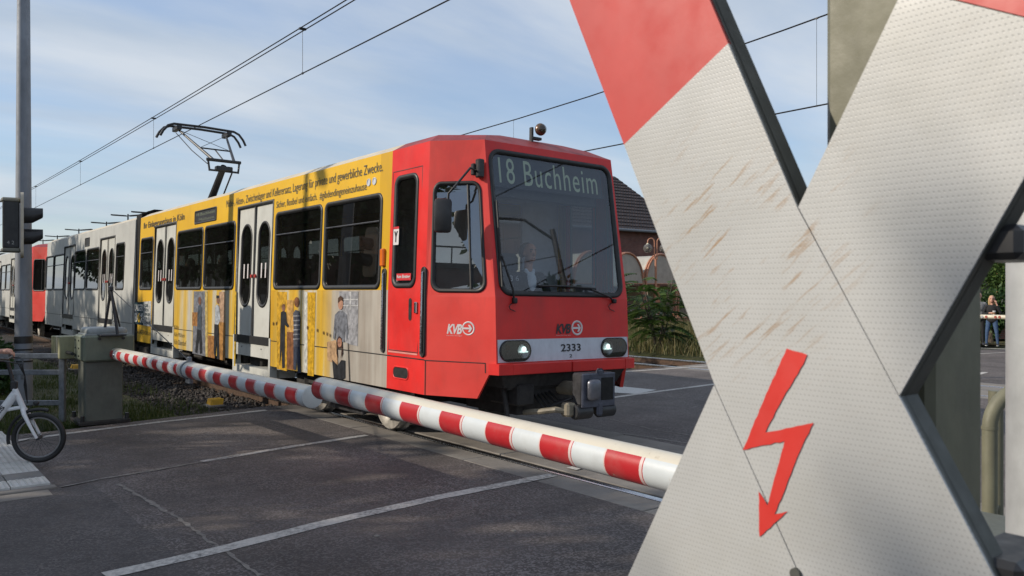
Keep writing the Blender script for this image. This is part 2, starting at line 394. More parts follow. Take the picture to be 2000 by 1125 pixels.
# concrete deck between and beside the rails
def deck(yc, x0, tagname):
    root = thing('crossing_deck', None, None); tag(root, kind='structure')
    base = slab('deck_base', x0, 7, yc-1.13, yc+1.13, -.3, -.075, DRK, root)
    for (a, b) in ((-1.138, -.825), (-.665, .665), (.825, 1.185)):
        x = x0 + .1; k = 0; me = None
        while x < 6.5:
            if me is None: me = MB().box((0, (b+a)/2, -.055), (2.42, b-a, .112), bev=.006).mesh('concrete_panel', CONC)
            o = link('concrete_panel', me, root); o.location = (x+1.21, yc, random.uniform(-.003, .003)); x += 2.435
    for s in (-1, 1):
        m = MB().box((0, 0, -.032), (7-x0, .045, .04)).mesh('groove_rubber', BLK); o = link('groove_rubber', m, root); o.location = ((7+x0)/2, yc+s*.69, 0)
    return root
deck(5.83, -11.75, 'near'); deck(15.0, -12.35, 'far')
def track(yc, xa, xb):
    root = thing('railway_track', None, None); tag(root, kind='structure')
    for s in (-1, 1):
        y = yc + s*.7525
        MB().box(((xa+xb)/2, y, -.02), (xb-xa, .066, .04), bev=.008).obj('rail', STEEL, root)
        MB().box(((xa+xb)/2, y, -.085), (xb-xa, .02, .10)).box(((xa+xb)/2, y, -.135), (xb-xa, .13, .016)).obj('rail_foot', RUST, root)
    me = MB().box((0, 0, -.21), (.24, 2.5, .14), bev=.012).mesh('sleeper', WOOD)
    for k in range(46):
        o = link('sleeper', me, root); o.location = (-12.4 - k*.65, yc, 0)
    return root
track(5.83, -160, 9); track(15.0, -160, 9)
# ballast beds, verges, pavement
def rough_sheet(name, x0, x1, y0, y1, z, amp, m, nx=80, ny=14, drop=.16):
    V = []; Fq = []
    for i in range(nx + 1):
        for j in range(ny + 1):
            e = min(j, ny-j); V.append((x0+(x1-x0)*i/nx, y0+(y1-y0)*j/ny, z + random.uniform(-amp, amp) - (drop if e == 0 else 0)))
    for i in range(nx):
        for j in range(ny): a = i*(ny+1)+j; Fq.append((a, a+ny+1, a+ny+2, a+1))
    return pymesh(name, V, Fq, m, smooth=True)
tag(rough_sheet('ballast_bed', -60, -11.76, 3.3, 8.6, -.155, .012, BALL, 160, 18), kind='structure')
tag(rough_sheet('ballast_bed', -60, -12.36, 12.4, 17.6, -.155, .012, BALL, 100, 14), kind='structure')
tag(rough_sheet('verge', -60, -11.5, -6, 3.75, -.06, .015, VERGE, 120, 26), kind='structure')
tag(rough_sheet('verge', -60, -12.35, 17.0, 33, -.02, .04, VERGE, 60, 24), kind='structure')
tag(rough_sheet('verge', -60, -12.35, 8.2, 12.8, -.08, .03, VERGE, 60, 10), kind='structure')
pv = thing('pavement', None, None); tag(pv, kind='structure')
slab('paving_base', -11.3, -8.06, -30, 1.25, -.3, .018, PAVE, pv)
slab('kerb', -8.055, -7.955, -30, 1.27, -.3, .022, CONC, pv, bev=.008)
slab('gutter_strip', -7.95, -7.72, -30, 1.2, -.02, .004, CONC, pv)
# white ribbed tactile slabs
tb = MB().box((0, 0, .012), (.292, .292, .024), bev=.003)
for i in range(6):
    for j in range(6): tb.box((-.122+.0488*i, -.122+.0488*j, .0262), (.026, .020, .006), bev=.002)
tile_me = tb.mesh('tactile_slab', TACT); flat_me = MB().box((0, 0, .012), (.292, .292, .024), bev=.003).mesh('flat_slab', PAVE)
for i in range(11):
    for j in range(9):
        if i == 1 : me, nm = flat_me, 'flat_slab'
        else: me, nm = tile_me, 'tactile_slab'
        o = link(nm, me, pv); o.location = (-8.215 - .30*i, 1.09 - .30*j, .016 + random.uniform(-.002, .002)); o.rotation_euler = (0, 0, random.uniform(-.008, .008))
# road markings
def stripe(pts, w, m=LINE, z=.004, jag=.006):
    V = []; Fq = []; P = []
    for a, b in zip(pts, pts[1:]):
        k = max(2, int((b-a).length/.12)); P += [a.lerp(b, i/k) for i in range(k)]
    P.append(pts[-1])
    for i, p in enumerate(P):
        d = (P[min(i+1, len(P)-1)] - P[max(i-1, 0)]).normalized(); n = Vector((-d.y, d.x, 0))
        V += [p + n*(w/2+random.uniform(-jag, jag)) + Vector((0, 0, z)), p - n*(w/2+random.uniform(-jag, jag)) + Vector((0, 0, z))]
    for i in range(len(P)-1): Fq.append((2*i, 2*i+1, 2*i+3, 2*i+2))
    o = pymesh('road_marking', V, Fq, m); return tag(o, kind='structure')
stripe([G(0, 866), G(135, 846.5), G(300, 826), G(520, 801.5)], .105)
stripe([G(395, 902), G(460, 891), G(540, 877.5), G(620, 865), G(716, 850.5)], .10)
stripe([G(205, 1125), G(430, 1074), G(640, 1021), G(860, 971), G(1066, 931)], .135)
stripe([G(1032, 938), G(1080, 929)], .13, z=.008)
stripe([G(1115, 917), G(1146, 911)], .13, z=.008)
stripe([G(1208, 727), G(1300, 721), G(1387, 714.5)], .12)
stripe([G(1150, 783), G(1208, 775), G(1300, 763), G(1400, 750)], .12)
wb = [G(1150, 757), G(1206, 754.5), G(1283, 762), G(1242, 770), G(1150, 764)]
tag(pymesh('road_marking', [p + Vector((0, 0, .005)) for p in wb], [tuple(range(5))], paint('road_paint_fresh', (.50, .49, .47), .62)), kind='structure')
stripe([G(1880, 679), G(2010, 683)], .16); stripe([G(1880, 692), G(2010, 687)], .10); stripe([G(1860, 745), G(1925, 727)], .12)
CRK = mat('crack_fill', (.016, .015, .015), .9); SEAM = mat('asphalt_joint', (.20, .18, .16), .8, var=.3, scale=20)
def crackline(px, w, m, z, amp):
    P = [G(*p) for p in px]; Q = []
    for a, b in zip(P, P[1:]):
        k = max(2, int((b-a).length/.06)); Q += [a.lerp(b, i/k) + Vector((random.uniform(-amp, amp), random.uniform(-amp, amp), 0)) for i in range(k)]
    Q.append(P[-1]); V = []; Fq = []
    for i, p in enumerate(Q):
        d = (Q[min(i+1, len(Q)-1)] - Q[max(i-1, 0)]).normalized(); n = Vector((-d.y, d.x, 0)); ww = w*random.uniform(.3, 1)/2
        V += [p + n*ww + Vector((0, 0, z)), p - n*ww + Vector((0, 0, z))]
    for i in range(len(Q)-1): Fq.append((2*i, 2*i+1, 2*i+3, 2*i+2))
    tag(pymesh('asphalt_seam', V, Fq, m), kind='structure')
crackline([(118, 952), (200, 935), (300, 919), (400, 901)], .07, SEAM, .003, .006)
crackline([(118, 953), (200, 937), (300, 921), (400, 903), (470, 889)], .016, CRK, .006, .008)
crackline([(230, 945), (300, 985), (345, 1010), (430, 1072), (510, 1125)], .05, SEAM, .003, .012)
crackline([(1070, 828), (1150, 838), (1260, 853), (1380, 872)], .05, SEAM, .003, .015)
crackline([(1180, 816), (1270, 838), (1360, 852)], .035, SEAM, .003, .012)
for px in ((268, 850), (520, 868), (736, 1047), (1003, 1037), (460, 830)):
    p = G(*px); MB().cyl((p.x, p.y, .001), (p.x, p.y, .006), .022, .018, 9).obj('flattened_gum', SEAM); o = bpy.context.scene.collection.objects[-1]; tag(o, kind='structure')

# scattered ballast stones (uncountable)
ico = bmesh.new(); bmesh.ops.create_icosphere(ico, subdivisions=1, radius=1); IV = [v.co.copy() for v in ico.verts]; IF = [tuple(v.index for v in f.verts) for f in ico.faces]; ico.free()
def stones(n, fx, fy, z, smin, smax):
    V = []; Fq = []
    for k in range(n):
        x = fx(); y = fy(); s = random.uniform(smin, smax); b = len(V)
        rot = Matrix.Rotation(random.uniform(0, 6.3), 3, Vector((random.random()-.5, random.random()-.5, random.random()-.5)))
        sc = Vector((s*random.uniform(.7, 1.3), s*random.uniform(.6, 1), s*random.uniform(.45, .8)))
        for v in IV:
            w = Vector((v.x*sc.x, v.y*sc.y, v.z*sc.z))*random.uniform(.8, 1.15); w = rot @ w; V.append((x+w.x, y+w.y, z+w.z+s*.2))
        Fq += [tuple(b+i for i in f) for f in IF]
    o = pymesh('ballast_stones', V, Fq, STONEM); return o
o = stones(6500, lambda: -11.7 - 16*random.random()**1.5, lambda: random.uniform(3.35, 5.9), -.145, .022, .050)
tag(o, 'dark broken stone ballast beside the near rail', 'ballast', kind='stuff')
# ================================================================== TRAMS
HW, ZC, ZB, ZW, XT, LT = 1.325, 3.24, .60, 1.62, -.74, 24.75
TROLL = R(-1.0)
def lean(z): return .035*max(0, (z-ZW)/(ZC-ZW))
def side(sg): return lambda x, z, h=0: Vector((x, sg*(HW - lean(z) + h), z))
def nx(z): return -.04*(z-.85)/.77 if z < ZW else -.04 - .26*(z-ZW)/(ZC-ZW)
def hn(z): return .94 - .03*max(0, (z-ZW)/(ZC-ZW))
FW = math.hypot(.72, .385)
def facet(sg):
    def f(s, z, h=0):
        k = s/FW; A = Vector((XT, sg*(HW-lean(z)), z)); B = Vector((nx(z), sg*hn(z), z)); p = A.lerp(B, k)
        t = (B-A).normalized(); n = Vector((abs(t.y), sg*abs(t.x), 0)); return p + n*h
    return f
def frontm(y, z, h=0): return Vector((nx(z)+h, y, z))
def flip(mp): return lambda a, b, h=0: (lambda v: Vector((-LT - v.x, v.y, v.z)))(mp(a, b, h))
TO = Vector((-6.5, 5.83, 0))
TM = Matrix.Translation(TO) @ Matrix.Rotation(TROLL, 4, 'X')
def inv(mp, px, py, s=0.0, t=2.0):
    for _ in range(30):
        a = proj(TM @ mp(s, t)); e = (px-a[0], py-a[1])
        if abs(e[0])+abs(e[1]) < 1e-3: break
        d = 1e-3; b = proj(TM @ mp(s+d, t)); c = proj(TM @ mp(s, t+d))
        j = ((b[0]-a[0])/d, (c[0]-a[0])/d, (b[1]-a[1])/d, (c[1]-a[1])/d); det = j[0]*j[3]-j[1]*j[2]
        ds = (e[0]*j[3]-e[1]*j[1])/det; dt = (j[0]*e[1]-j[2]*e[0])/det
        s += max(-3, min(3, ds)); t += max(-2, min(2, dt))
    return s, t
NS = side(-1); FN = facet(-1)
def sx(px, py=500): return inv(NS, px, py, -6, 2)[0]
def sz(px, py): return inv(NS, px, py, -6, 2)[1]
# advert print: streaked yellow and white lockers fading to pale boards near the cab
def ad_mat():
    m, t, b = newmat('advert_print')
    co = nd(t, 'ShaderNodeTexCoord').outputs['Object']; sp_ = nd(t, 'ShaderNodeSeparateXYZ'); t.links.new(co, sp_.inputs[0])
    n = noise(t, 2.6, 3, .5, stretch=(1, 0, .04)); n2 = noise(t, 8, 3, .5, stretch=(1, 0, .08))
    st = ramp(t, n, (.34, (.60, .33, .015)), (.47, (.66, .42, .045)), (.55, (.54, .50, .37)), (.66, (.50, .47, .41)))
    st = mix(t, mth(t, 'MULTIPLY', ramp(t, n2, (.45, 0), (.62, 1)), .55), st, (.48, .31, .06))
    bd = ramp(t, n2, (.35, (.33, .285, .24)), (.65, (.44, .41, .36)))
    k = ramp(t, mth(t, 'ADD', mth(t, 'MULTIPLY', mth(t, 'ADD', sp_.outputs[0], 3.0), .9), .5), (.35, 0), (.75, 1))
    st = mix(t, k, st, bd)
    fl = ramp(t, noise(t, 1.2, 5), (.3, .8), (.7, 1.1)); st = mix(t, 1, st, fl, 'MULTIPLY')
    low = mth(t, 'MULTIPLY', mth(t, 'LESS_THAN', sp_.outputs[2], 1.685), mth(t, 'GREATER_THAN', sp_.outputs[0], -10.62))
    yel = mix(t, ramp(t, noise(t, 1.2, 6), (.3, 0), (.7, 1)), (.66, .375, .010), (.74, .44, .014))
    yel = mix(t, mth(t, 'GREATER_THAN', sp_.outputs[0], -1.78), yel, (.58, .33, .008))
    c = mix(t, low, yel, st)
    dirt = ramp(t, noise(t, 3, 8, .7, stretch=(1, 1, .3)), (.5, 0), (.8, .16)); c = mix(t, dirt, c, (.08, .07, .06))
    t.links.new(c, b.inputs['Base Color']); b.inputs['Roughness'].default_value = .42; b.inputs['Coat Weight'].default_value = .12
    return m
ADV = ad_mat()
ledm = emit('led_pale', (.36, .44, .31), .11)
LAMPG = emit('headlamp_lit', (.80, 1.0, .95), 1.3)
LENS = glass('lamp_lens', (.55, .57, .58), dust=.03)
BOWL = mat('lamp_bowl', (.10, .10, .11), .3, .6, var=.3)
WZ0, WZ1 = 1.705, 2.785
def window(root, mp, xa, xb, z0=WZ0, z1=WZ1, r=.09, gl=GLS, divider=None, name='window', fw=.042):
    o = rr(xa-.012, xb+.012, z0-.012, z1+.012, r+.012); i = rr(xa+fw, xb-fw, z0+fw, z1-fw, max(.02, r-fw*.5))
    fr = ring('window', o, i, mp, BLK, root, .014, .03)
    fill('pane', rr(xa+.01, xb-.01, z0+.01, z1-.01, r-.01), mp, gl, fr, -.012)
    if divider:
        d = MB(); a, b = mp(xa+fw, divider, .004), mp(xb-fw, divider, .004); d.tube([a, b], .011, 6); d.obj('divider', IRON, fr)
    return fr
def doorleaf(root, mp, xa, xb, inner_right):
    w = xb-xa; m = .045 if w > .5 else .04
    px0, px1 = xa+w*.17, xb-w*.17
    hole = rr(px0, px1, 1.44, 2.70, (px1-px0)/2, 8)
    lf = panel('door_leaf', [(xa, .995), (xb, .995), (xb, 2.965), (xa, 2.965)], [hole], mp, DOORW, root, .03, [((xa, ZW), (px0, ZW)), ((px1, ZW), (xb, ZW))], -.022)
    ring('window_seal', rr(px0-.012, px1+.012, 1.428, 2.712, (px1-px0)/2+.012, 8), rr(px0+.032, px1-.032, 1.472, 2.668, (px1-px0)/2-.032, 8), mp, BLK, lf, .012, .02, -.022)
    fill('pane', hole, mp, GLS, lf, -.03)
    zz = 1.87
    for q in (.32, .68):
        xx = px0+(px1-px0)*q; fill('notice_sticker', [(xx-.022, zz), (xx+.022, zz), (xx+.022, zz+.22), (xx-.022, zz+.22)], mp, WTXT, lf, -.024)
    bx = xb-.05 if inner_right else xa+.05
    c = mp(bx, 1.9, -.02); MB().cyl(c, mp(bx, 1.9, .004), .028, .026, 12).obj('door_button', mat('button_red', (.45, .04, .03), .4), lf)
    return lf
def door(root, mp, xa, xb):
    d = [(xa-.035, .995), (xb+.035, .995), (xb+.035, 3.0), (xa-.035, 3.0)]; i = [(xa+.012, 1.0), (xb-.012, 1.0), (xb-.012, 2.955), (xa+.012, 2.955)]
    ring('door_frame', d, i, mp, BLK, root, .012, .03)
    xm = (xa+xb)/2
    doorleaf(root, mp, xa+.012, xm-.022, True); doorleaf(root, mp, xm+.022, xb-.012, False)
    fill('door_seal', [(xm-.03, 1.0), (xm+.03, 1.0), (xm+.03, 2.96), (xm-.03, 2.96)], mp, BLK, root, -.003)
    def hb(nm, z0, z1, h0, h1, m, par, a=xa, b=xb):
        P = [mp(a, z0, h1), mp(b, z0, h1), mp(b, z1, h1), mp(a, z1, h1), mp(a, z0, h0), mp(b, z0, h0), mp(b, z1, h0), mp(a, z1, h0)]
        return pymesh(nm, P, [(0, 1, 2, 3), (4, 7, 6, 5), (0, 4, 5, 1), (2, 6, 7, 3), (1, 5, 6, 2), (0, 3, 7, 4)], m, par)
    st = hb('folding_step', .69, .885, -.10, -.006, DOORW, root)
    hb('step_housing', .885, .995, -.2, .012, BLKM, st); hb('step_recess', .53, .69, -.45, -.22, BLKM, st)
    hb('step_edge', .41, .535, -.40, .004, DOORW, st); hb('step_post', .41, .995, -.1, .008, DOORW, st, xa-.06, xa-.0); hb('step_post', .41, .995, -.1, .008, DOORW, st, xb, xb+.06)
    for q in (.22, .78):
        c = xa+(xb-xa)*q; MB().cyl(mp(c, .82, -.01), mp(c, .82, .002), .009, n=8).obj('bolt', BLK, st)
def wall(root, mp, xa, xb, m, wins=(), doors=(), z0=ZB, z1=ZC, divider=None, extra=(), name='side_wall', gl=GLS):
    out_ = [(xa, z0)]; lines = []; last = xa
    for a, b in sorted(doors):
        out_ += [(a, z0), (a, 2.99), (b, 2.99), (b, z0)]; lines.append(((last, ZW), (a, ZW))); last = b
    out_ += [(xb, z0), (xb, z1), (xa, z1)]; lines.append(((last, ZW), (xb, ZW)))
    holes = [rr(a, b, WZ0, WZ1, .09) for a, b in wins] + [rr(*e) for e in extra]
    o = panel(name, out_, holes, mp, m, root, .045, lines)
    for a, b in wins: window(root, mp, a, b, divider=divider, gl=gl)
    for a, b in doors: door(root, mp, a, b)
    # skirt seam
    segs = []; last = xa
    for a, b in sorted(doors): segs.append((last, a)); last = b
    segs.append((last, xb))
    for a, b in segs:
        if b-a > .2: fill('skirt_seam', [(a, .956), (b, .956), (b, .968), (a, .968)], mp, BLK, o, .003)
    return o
def rings_mesh(rings):
    b = MB(); R_ = [[b.bm.verts.new(p) for p in r] for r in rings]
    for a, c in zip(R_, R_[1:]):
        for i in range(len(a)-1): b.bm.faces.new([a[i], a[i+1], c[i+1], c[i]])
    for i in range(len(R_[-1])-1): pass
    return b, R_
def half_roof(root, xa, xb, m, end, fx):      # xa rear, xb front (or nose when end)
    prof = [(0, ZC), (.045, ZC+.025), (.17, ZC+.10), (.45, ZC+.155), (.9, ZC+.18), (HW, ZC+.185)]
    rg = []
    for ins, z in prof:
        y = HW-.035-ins
        if end:
            k = min(1, ins/.17); e = (nx(ZC)-k*.20-max(0, ins-.17)*.5); hy = max(.0, hn(ZC)-ins*1.0); t = XT - ins*.6
            r = [(xa, -y), (t, -y), (e, -min(hy, y)), (e, min(hy, y)), (t, y), (xa, y)]
        else: r = [(xa, -y), (xb, -y), (xb, -y), (xb, y), (xb, y), (xa, y)]
        rg.append([fx(Vector((p[0], p[1], z))) for p in r])
    b = MB(); RR = [[b.bm.verts.new(p) for p in r] for r in rg]
    for a, c in zip(RR, RR[1:]):
        for i in range(5):
            if not end and i in (1, 2, 3): continue
            try: b.bm.faces.new([a[i], a[i+1], c[i+1], c[i]])
            except ValueError: pass
    return b.obj('roof', m, root, smooth=12)
def nose(root, mpl, mpr, mpf, fx, red, detail, band=True):
    # two canted cab sides and the front
    for sg, mp in ((-1, mpl), (1, mpr)):
        hole = rr(.075, .715, 1.675, 2.80, .10)
        fp = panel('cab_side', [(0, ZB), (.60, ZB), (.735, .85), (FW, .85), (FW, ZC), (0, ZC)], [hole], mp, FADE if red is RED else red, root, .04, [((0, ZW), (FW, ZW))])
        w = window(root, mp, .075, .715, 1.675, 2.80, .10, GLC if detail else GLS, fw=.03)
        P = MB().tube([mp(.545, 1.70, .0), mp(.545, 2.77, .0)], .013, 6).obj('window_mullion', BLK, w)
        if detail and sg < 0:
            fill('skirt_seam', [(0, .952), (.70, .952), (.70, .962), (0, .962)], mp, BLK, fp, .003)
            fill('skirt_seam', [(.012, ZB), (.02, ZB), (.02, .955), (.012, .955)], mp, BLK, fp, .003)
            fill('skirt_seam', [(.69, .86), (.70, .86), (.70, .955), (.69, .955)], mp, BLK, fp, .003)
    ws = rr(-.865, .865, 1.655, 3.14, .13, 7)
    z = [.85, ZW, ZC]
    fp = panel('cab_front', [(-hn(.85), .85), (hn(.85), .85), (hn(ZW), ZW), (hn(ZC), ZC), (-hn(ZC), ZC), (-hn(ZW), ZW)], [ws], mpf, red, root, .04, [((-hn(ZW), ZW), (hn(ZW), ZW))])
    o = rr(-.885, .885, 1.635, 3.16, .145, 7); i = rr(-.835, .835, 1.69, 3.11, .10, 7)
    wf = ring('windscreen', o, i, mpf, BLK, root, .014, .03); fill('pane', rr(-.86, .86, 1.66, 3.135, .125, 7), mpf, GLF if detail else GLS, wf, -.010)
    # grey band, lamps, bumper
    bd = fill('number_band', [(-.925, .965), (.925, .965), (.925, 1.195), (-.925, 1.195)], mpf, GRYB, root, .004)
    for sg in (-1, 1):
        a, b = (-.905, -.50) if sg < 0 else (.50, .905)
        hl = ring('headlight', rr(a, b, .972, 1.188, .108, 7), rr(a+.018, b-.018, .99, 1.17, .09, 7), mpf, BLK, root, .020, .005, .004)
        fill('lamp_bowl', rr(a+.01, b-.01, .98, 1.18, .10, 7), mpf, BOWL, hl, .007)
        c = sg*.60
        l = MB(); l.lathe([(.012, .004), (.072, .010), (.080, .012), (.080, .0)], mpf(c, 1.08, .006), (1, 0, 0), 18); l.obj('lamp_reflector', STEEL, hl)
        if detail:
            MB().ball(mpf(c, 1.09, .016), (.008, .036, .034)).obj('lamp_bulb', LAMPG, hl)
            MB().box(mpf(c, 1.068, .016), (.006, .11, .016), bev=.002).obj('lamp_bulb', LAMPG, hl)
        for zz, mm in ((1.115, ORG), (1.045, mat('lens_dull_red', (.20, .05, .05), .3))):
            MB().lathe([(.0, .012), (.026, .008), (.030, 0)], mpf(sg*.80, zz, .007), (1, 0, 0), 12).obj('marker_lamp', mat('lens_smoke', (.14, .10, .10), .3) if zz < 1.1 else mat('lens_brown', (.16, .08, .05), .3), hl)
        fill('lamp_lens', rr(a+.012, b-.012, .982, 1.178, .10, 7), mpf, LENS, hl, .021)
    def bar(y0, y1, nm='bumper'):
        P = [fx(Vector((x, y, zz))) for x in (-.10, .085) for y in (y0, y1) for zz in (.845, .955)]
        b = MB(); V = [b.bm.verts.new(p) for p in P]
        for f in ((0, 1, 3, 2), (4, 6, 7, 5), (0, 4, 5, 1), (2, 3, 7, 6), (0, 2, 6, 4), (1, 5, 7, 3)): b.bm.faces.new([V[k] for k in f])
        bmesh.ops.bevel(b.bm, geom=list(b.bm.edges), offset=.006, segments=1, affect='EDGES'); return b.obj(nm, red, root)
    bar(-.80, -.008); bar(.008, .80)
    for sg in (-1, 1):
        b = MB(); P = [fx(Vector((x, sg*y, zz))) for (x, y) in ((.085, .802), (.065, .96), (-.06, 1.0), (-.06, .802)) for zz in (.847, .957)]
        V = [b.bm.verts.new(p) for p in P]
        for k in range(4): b.bm.faces.new([V[2*k], V[2*k+1], V[(2*k+3) % 8], V[(2*k+2) % 8]])
        b.bm.faces.new([V[0], V[2], V[4], V[6]]); b.bm.faces.new([V[1], V[3], V[5], V[7]]); b.obj('bumper_corner', red, root)
    b = MB()
    b.box(fx(Vector((-.42, 0, .76))), (.7, 1.5, .16)); b.prism([fx(Vector((x, y, zz))) for (x, y, zz) in ((.0, -.88, .845), (.0, .88, .845), (-.05, .80, .70), (-.05, -.80, .70))], (fx(Vector((-.3, 0, 0)))-fx(Vector((0, 0, 0)))))
    b.box(fx(Vector((-.55, 0, .56))), (.9, 1.2, .30)); b.box(fx(Vector((-.25, -.55, .62))), (.5, .22, .22), bev=.02); b.cyl(fx(Vector((-.3, .2, .5))), fx(Vector((-.3, .75, .5))), .12); b.tube([fx(Vector((-.2, -.7, .7))), fx(Vector((-.1, -.72, .42))), fx(Vector((-.4, -.75, .30)))], .03, 8)
    b.obj('buffer_beam', DRK, root)
    # coupler
    cp = MB(); bx = lambda c, s, bev=.012: cp.box(fx(Vector(c)), s, bev=bev)
    bx((.40, 0, .70), (.16, .46, .33), .02)
    co = cp.obj('coupler', IRON, root)
    q = MB(); q.box(fx(Vector((.478, 0, .69))), (.03, .46, .345), bev=.01); q.box(fx(Vector((.48, .015, .865))), (.035, .10, .09), bev=.025); q.box(fx(Vector((.48, .02, .50))), (.035, .09, .15), bev=.02); q.obj('coupler_plate', mat('coupler_blue_grey', (.075, .082, .11), .42, .35, var=.2, scale=12), co)
    q = MB(); q.box(fx(Vector((.505, -.10, .70))), (.11, .165, .22), bev=.045, seg=3); q.obj('coupler_cone', mat('worn_steel', (.16, .165, .19), .35, .7, var=.2), co)
    q = MB(); q.box(fx(Vector((.4945, .11, .70))), (.004, .17, .23), bev=.0015); q.obj('coupler_socket', mat('deep_black', (.004, .004, .004), .8), co)
    for y, r in ((-.175, .08), (.15, .08)):
        q = MB(); q.lathe([(0, -.11), (.062, -.11), (.075, -.095), (.075, .095), (.062, .11), (0, .11)], fx(Vector((.42, y, .475))), (0, 1, 0), 18); q.obj('electric_coupler', BLKM, co)
    q = MB(); q.cyl(fx(Vector((-.35, 0, .66))), fx(Vector((.36, 0, .68))), .075, n=14); q.tube([fx(Vector((.36, -.30, .48))), fx(Vector((.30, -.42, .50))), fx(Vector((.15, -.48, .47))), fx(Vector((-.2, -.5, .42)))], .03, 8)
    q.box(fx(Vector((.36, -.30, .50))), (.12, .12, .14), bev=.02); q.obj('coupler_shaft', mat('coupler_tan', (.20, .175, .13), .6, var=.3), co)
    q = MB()
    for k in range(5): q.tube([fx(Vector((-.2, -.15-.05*k, .66))), fx(Vector((.1, -.2-.05*k, .56-.02*k))), fx(Vector((.32, -.22, .60)))], .012, 6)
    q.obj('coupler_hose', BLK, co)
def bogie(root, x, y0=0):
    b = MB()
    for s in (-1, 1):
        b.box((x, s*1.02, .50), (2.5, .12, .22), bev=.03); b.box((x, s*1.06, .36), (.9, .14, .2), bev=.02)
        for k in (-1, 1): b.box((x+k*.99, s*1.03, .40), (.34, .18, .30), bev=.04); b.cyl((x+k*.6, s*1.04, .55), (x+k*.6, s*1.04, .78), .09, n=12)
    b.box((x, 0, .55), (.6, 2.0, .3)); bo = b.obj('bogie', DRK, root)
    for s in (-1, 1): MB().box((x-.1, s*.86, .135), (1.0, .06, .07), bev=.01).obj('track_brake', IRON, bo)
    for k in (-1, 1):
        for s in (-1, 1):
            w = MB(); w.lathe([(0, .068), (.06, .068), (.07, .045), (.23, .03), (.265, .055), (.345, .06), (.35, .05), (.352, -.05), (.38, -.075), (.36, -.085), (.0, -.085)], (x+k*.99, s*.785, .35), (0, s, 0), 28)
            w.obj('wheel', WHEEL, bo)
        MB().cyl((x+k*.99, -.8, .35), (x+k*.99, .8, .35), .07, n=10).obj('axle', DRK, bo)
def seats(root, xs):
    b = MB().box((0, 0, .43), (.42, .84, .10), bev=.03).box((-.21, 0, .80), (.07, .84, .72), bev=.03).box((0, 0, .2), (.06, .5, .4)); me = b.mesh('seat', CHARC)
    for x in xs:
        for y in (-.82, .82): o = link('seat', me, root); o.location = (x, y, 1.0)

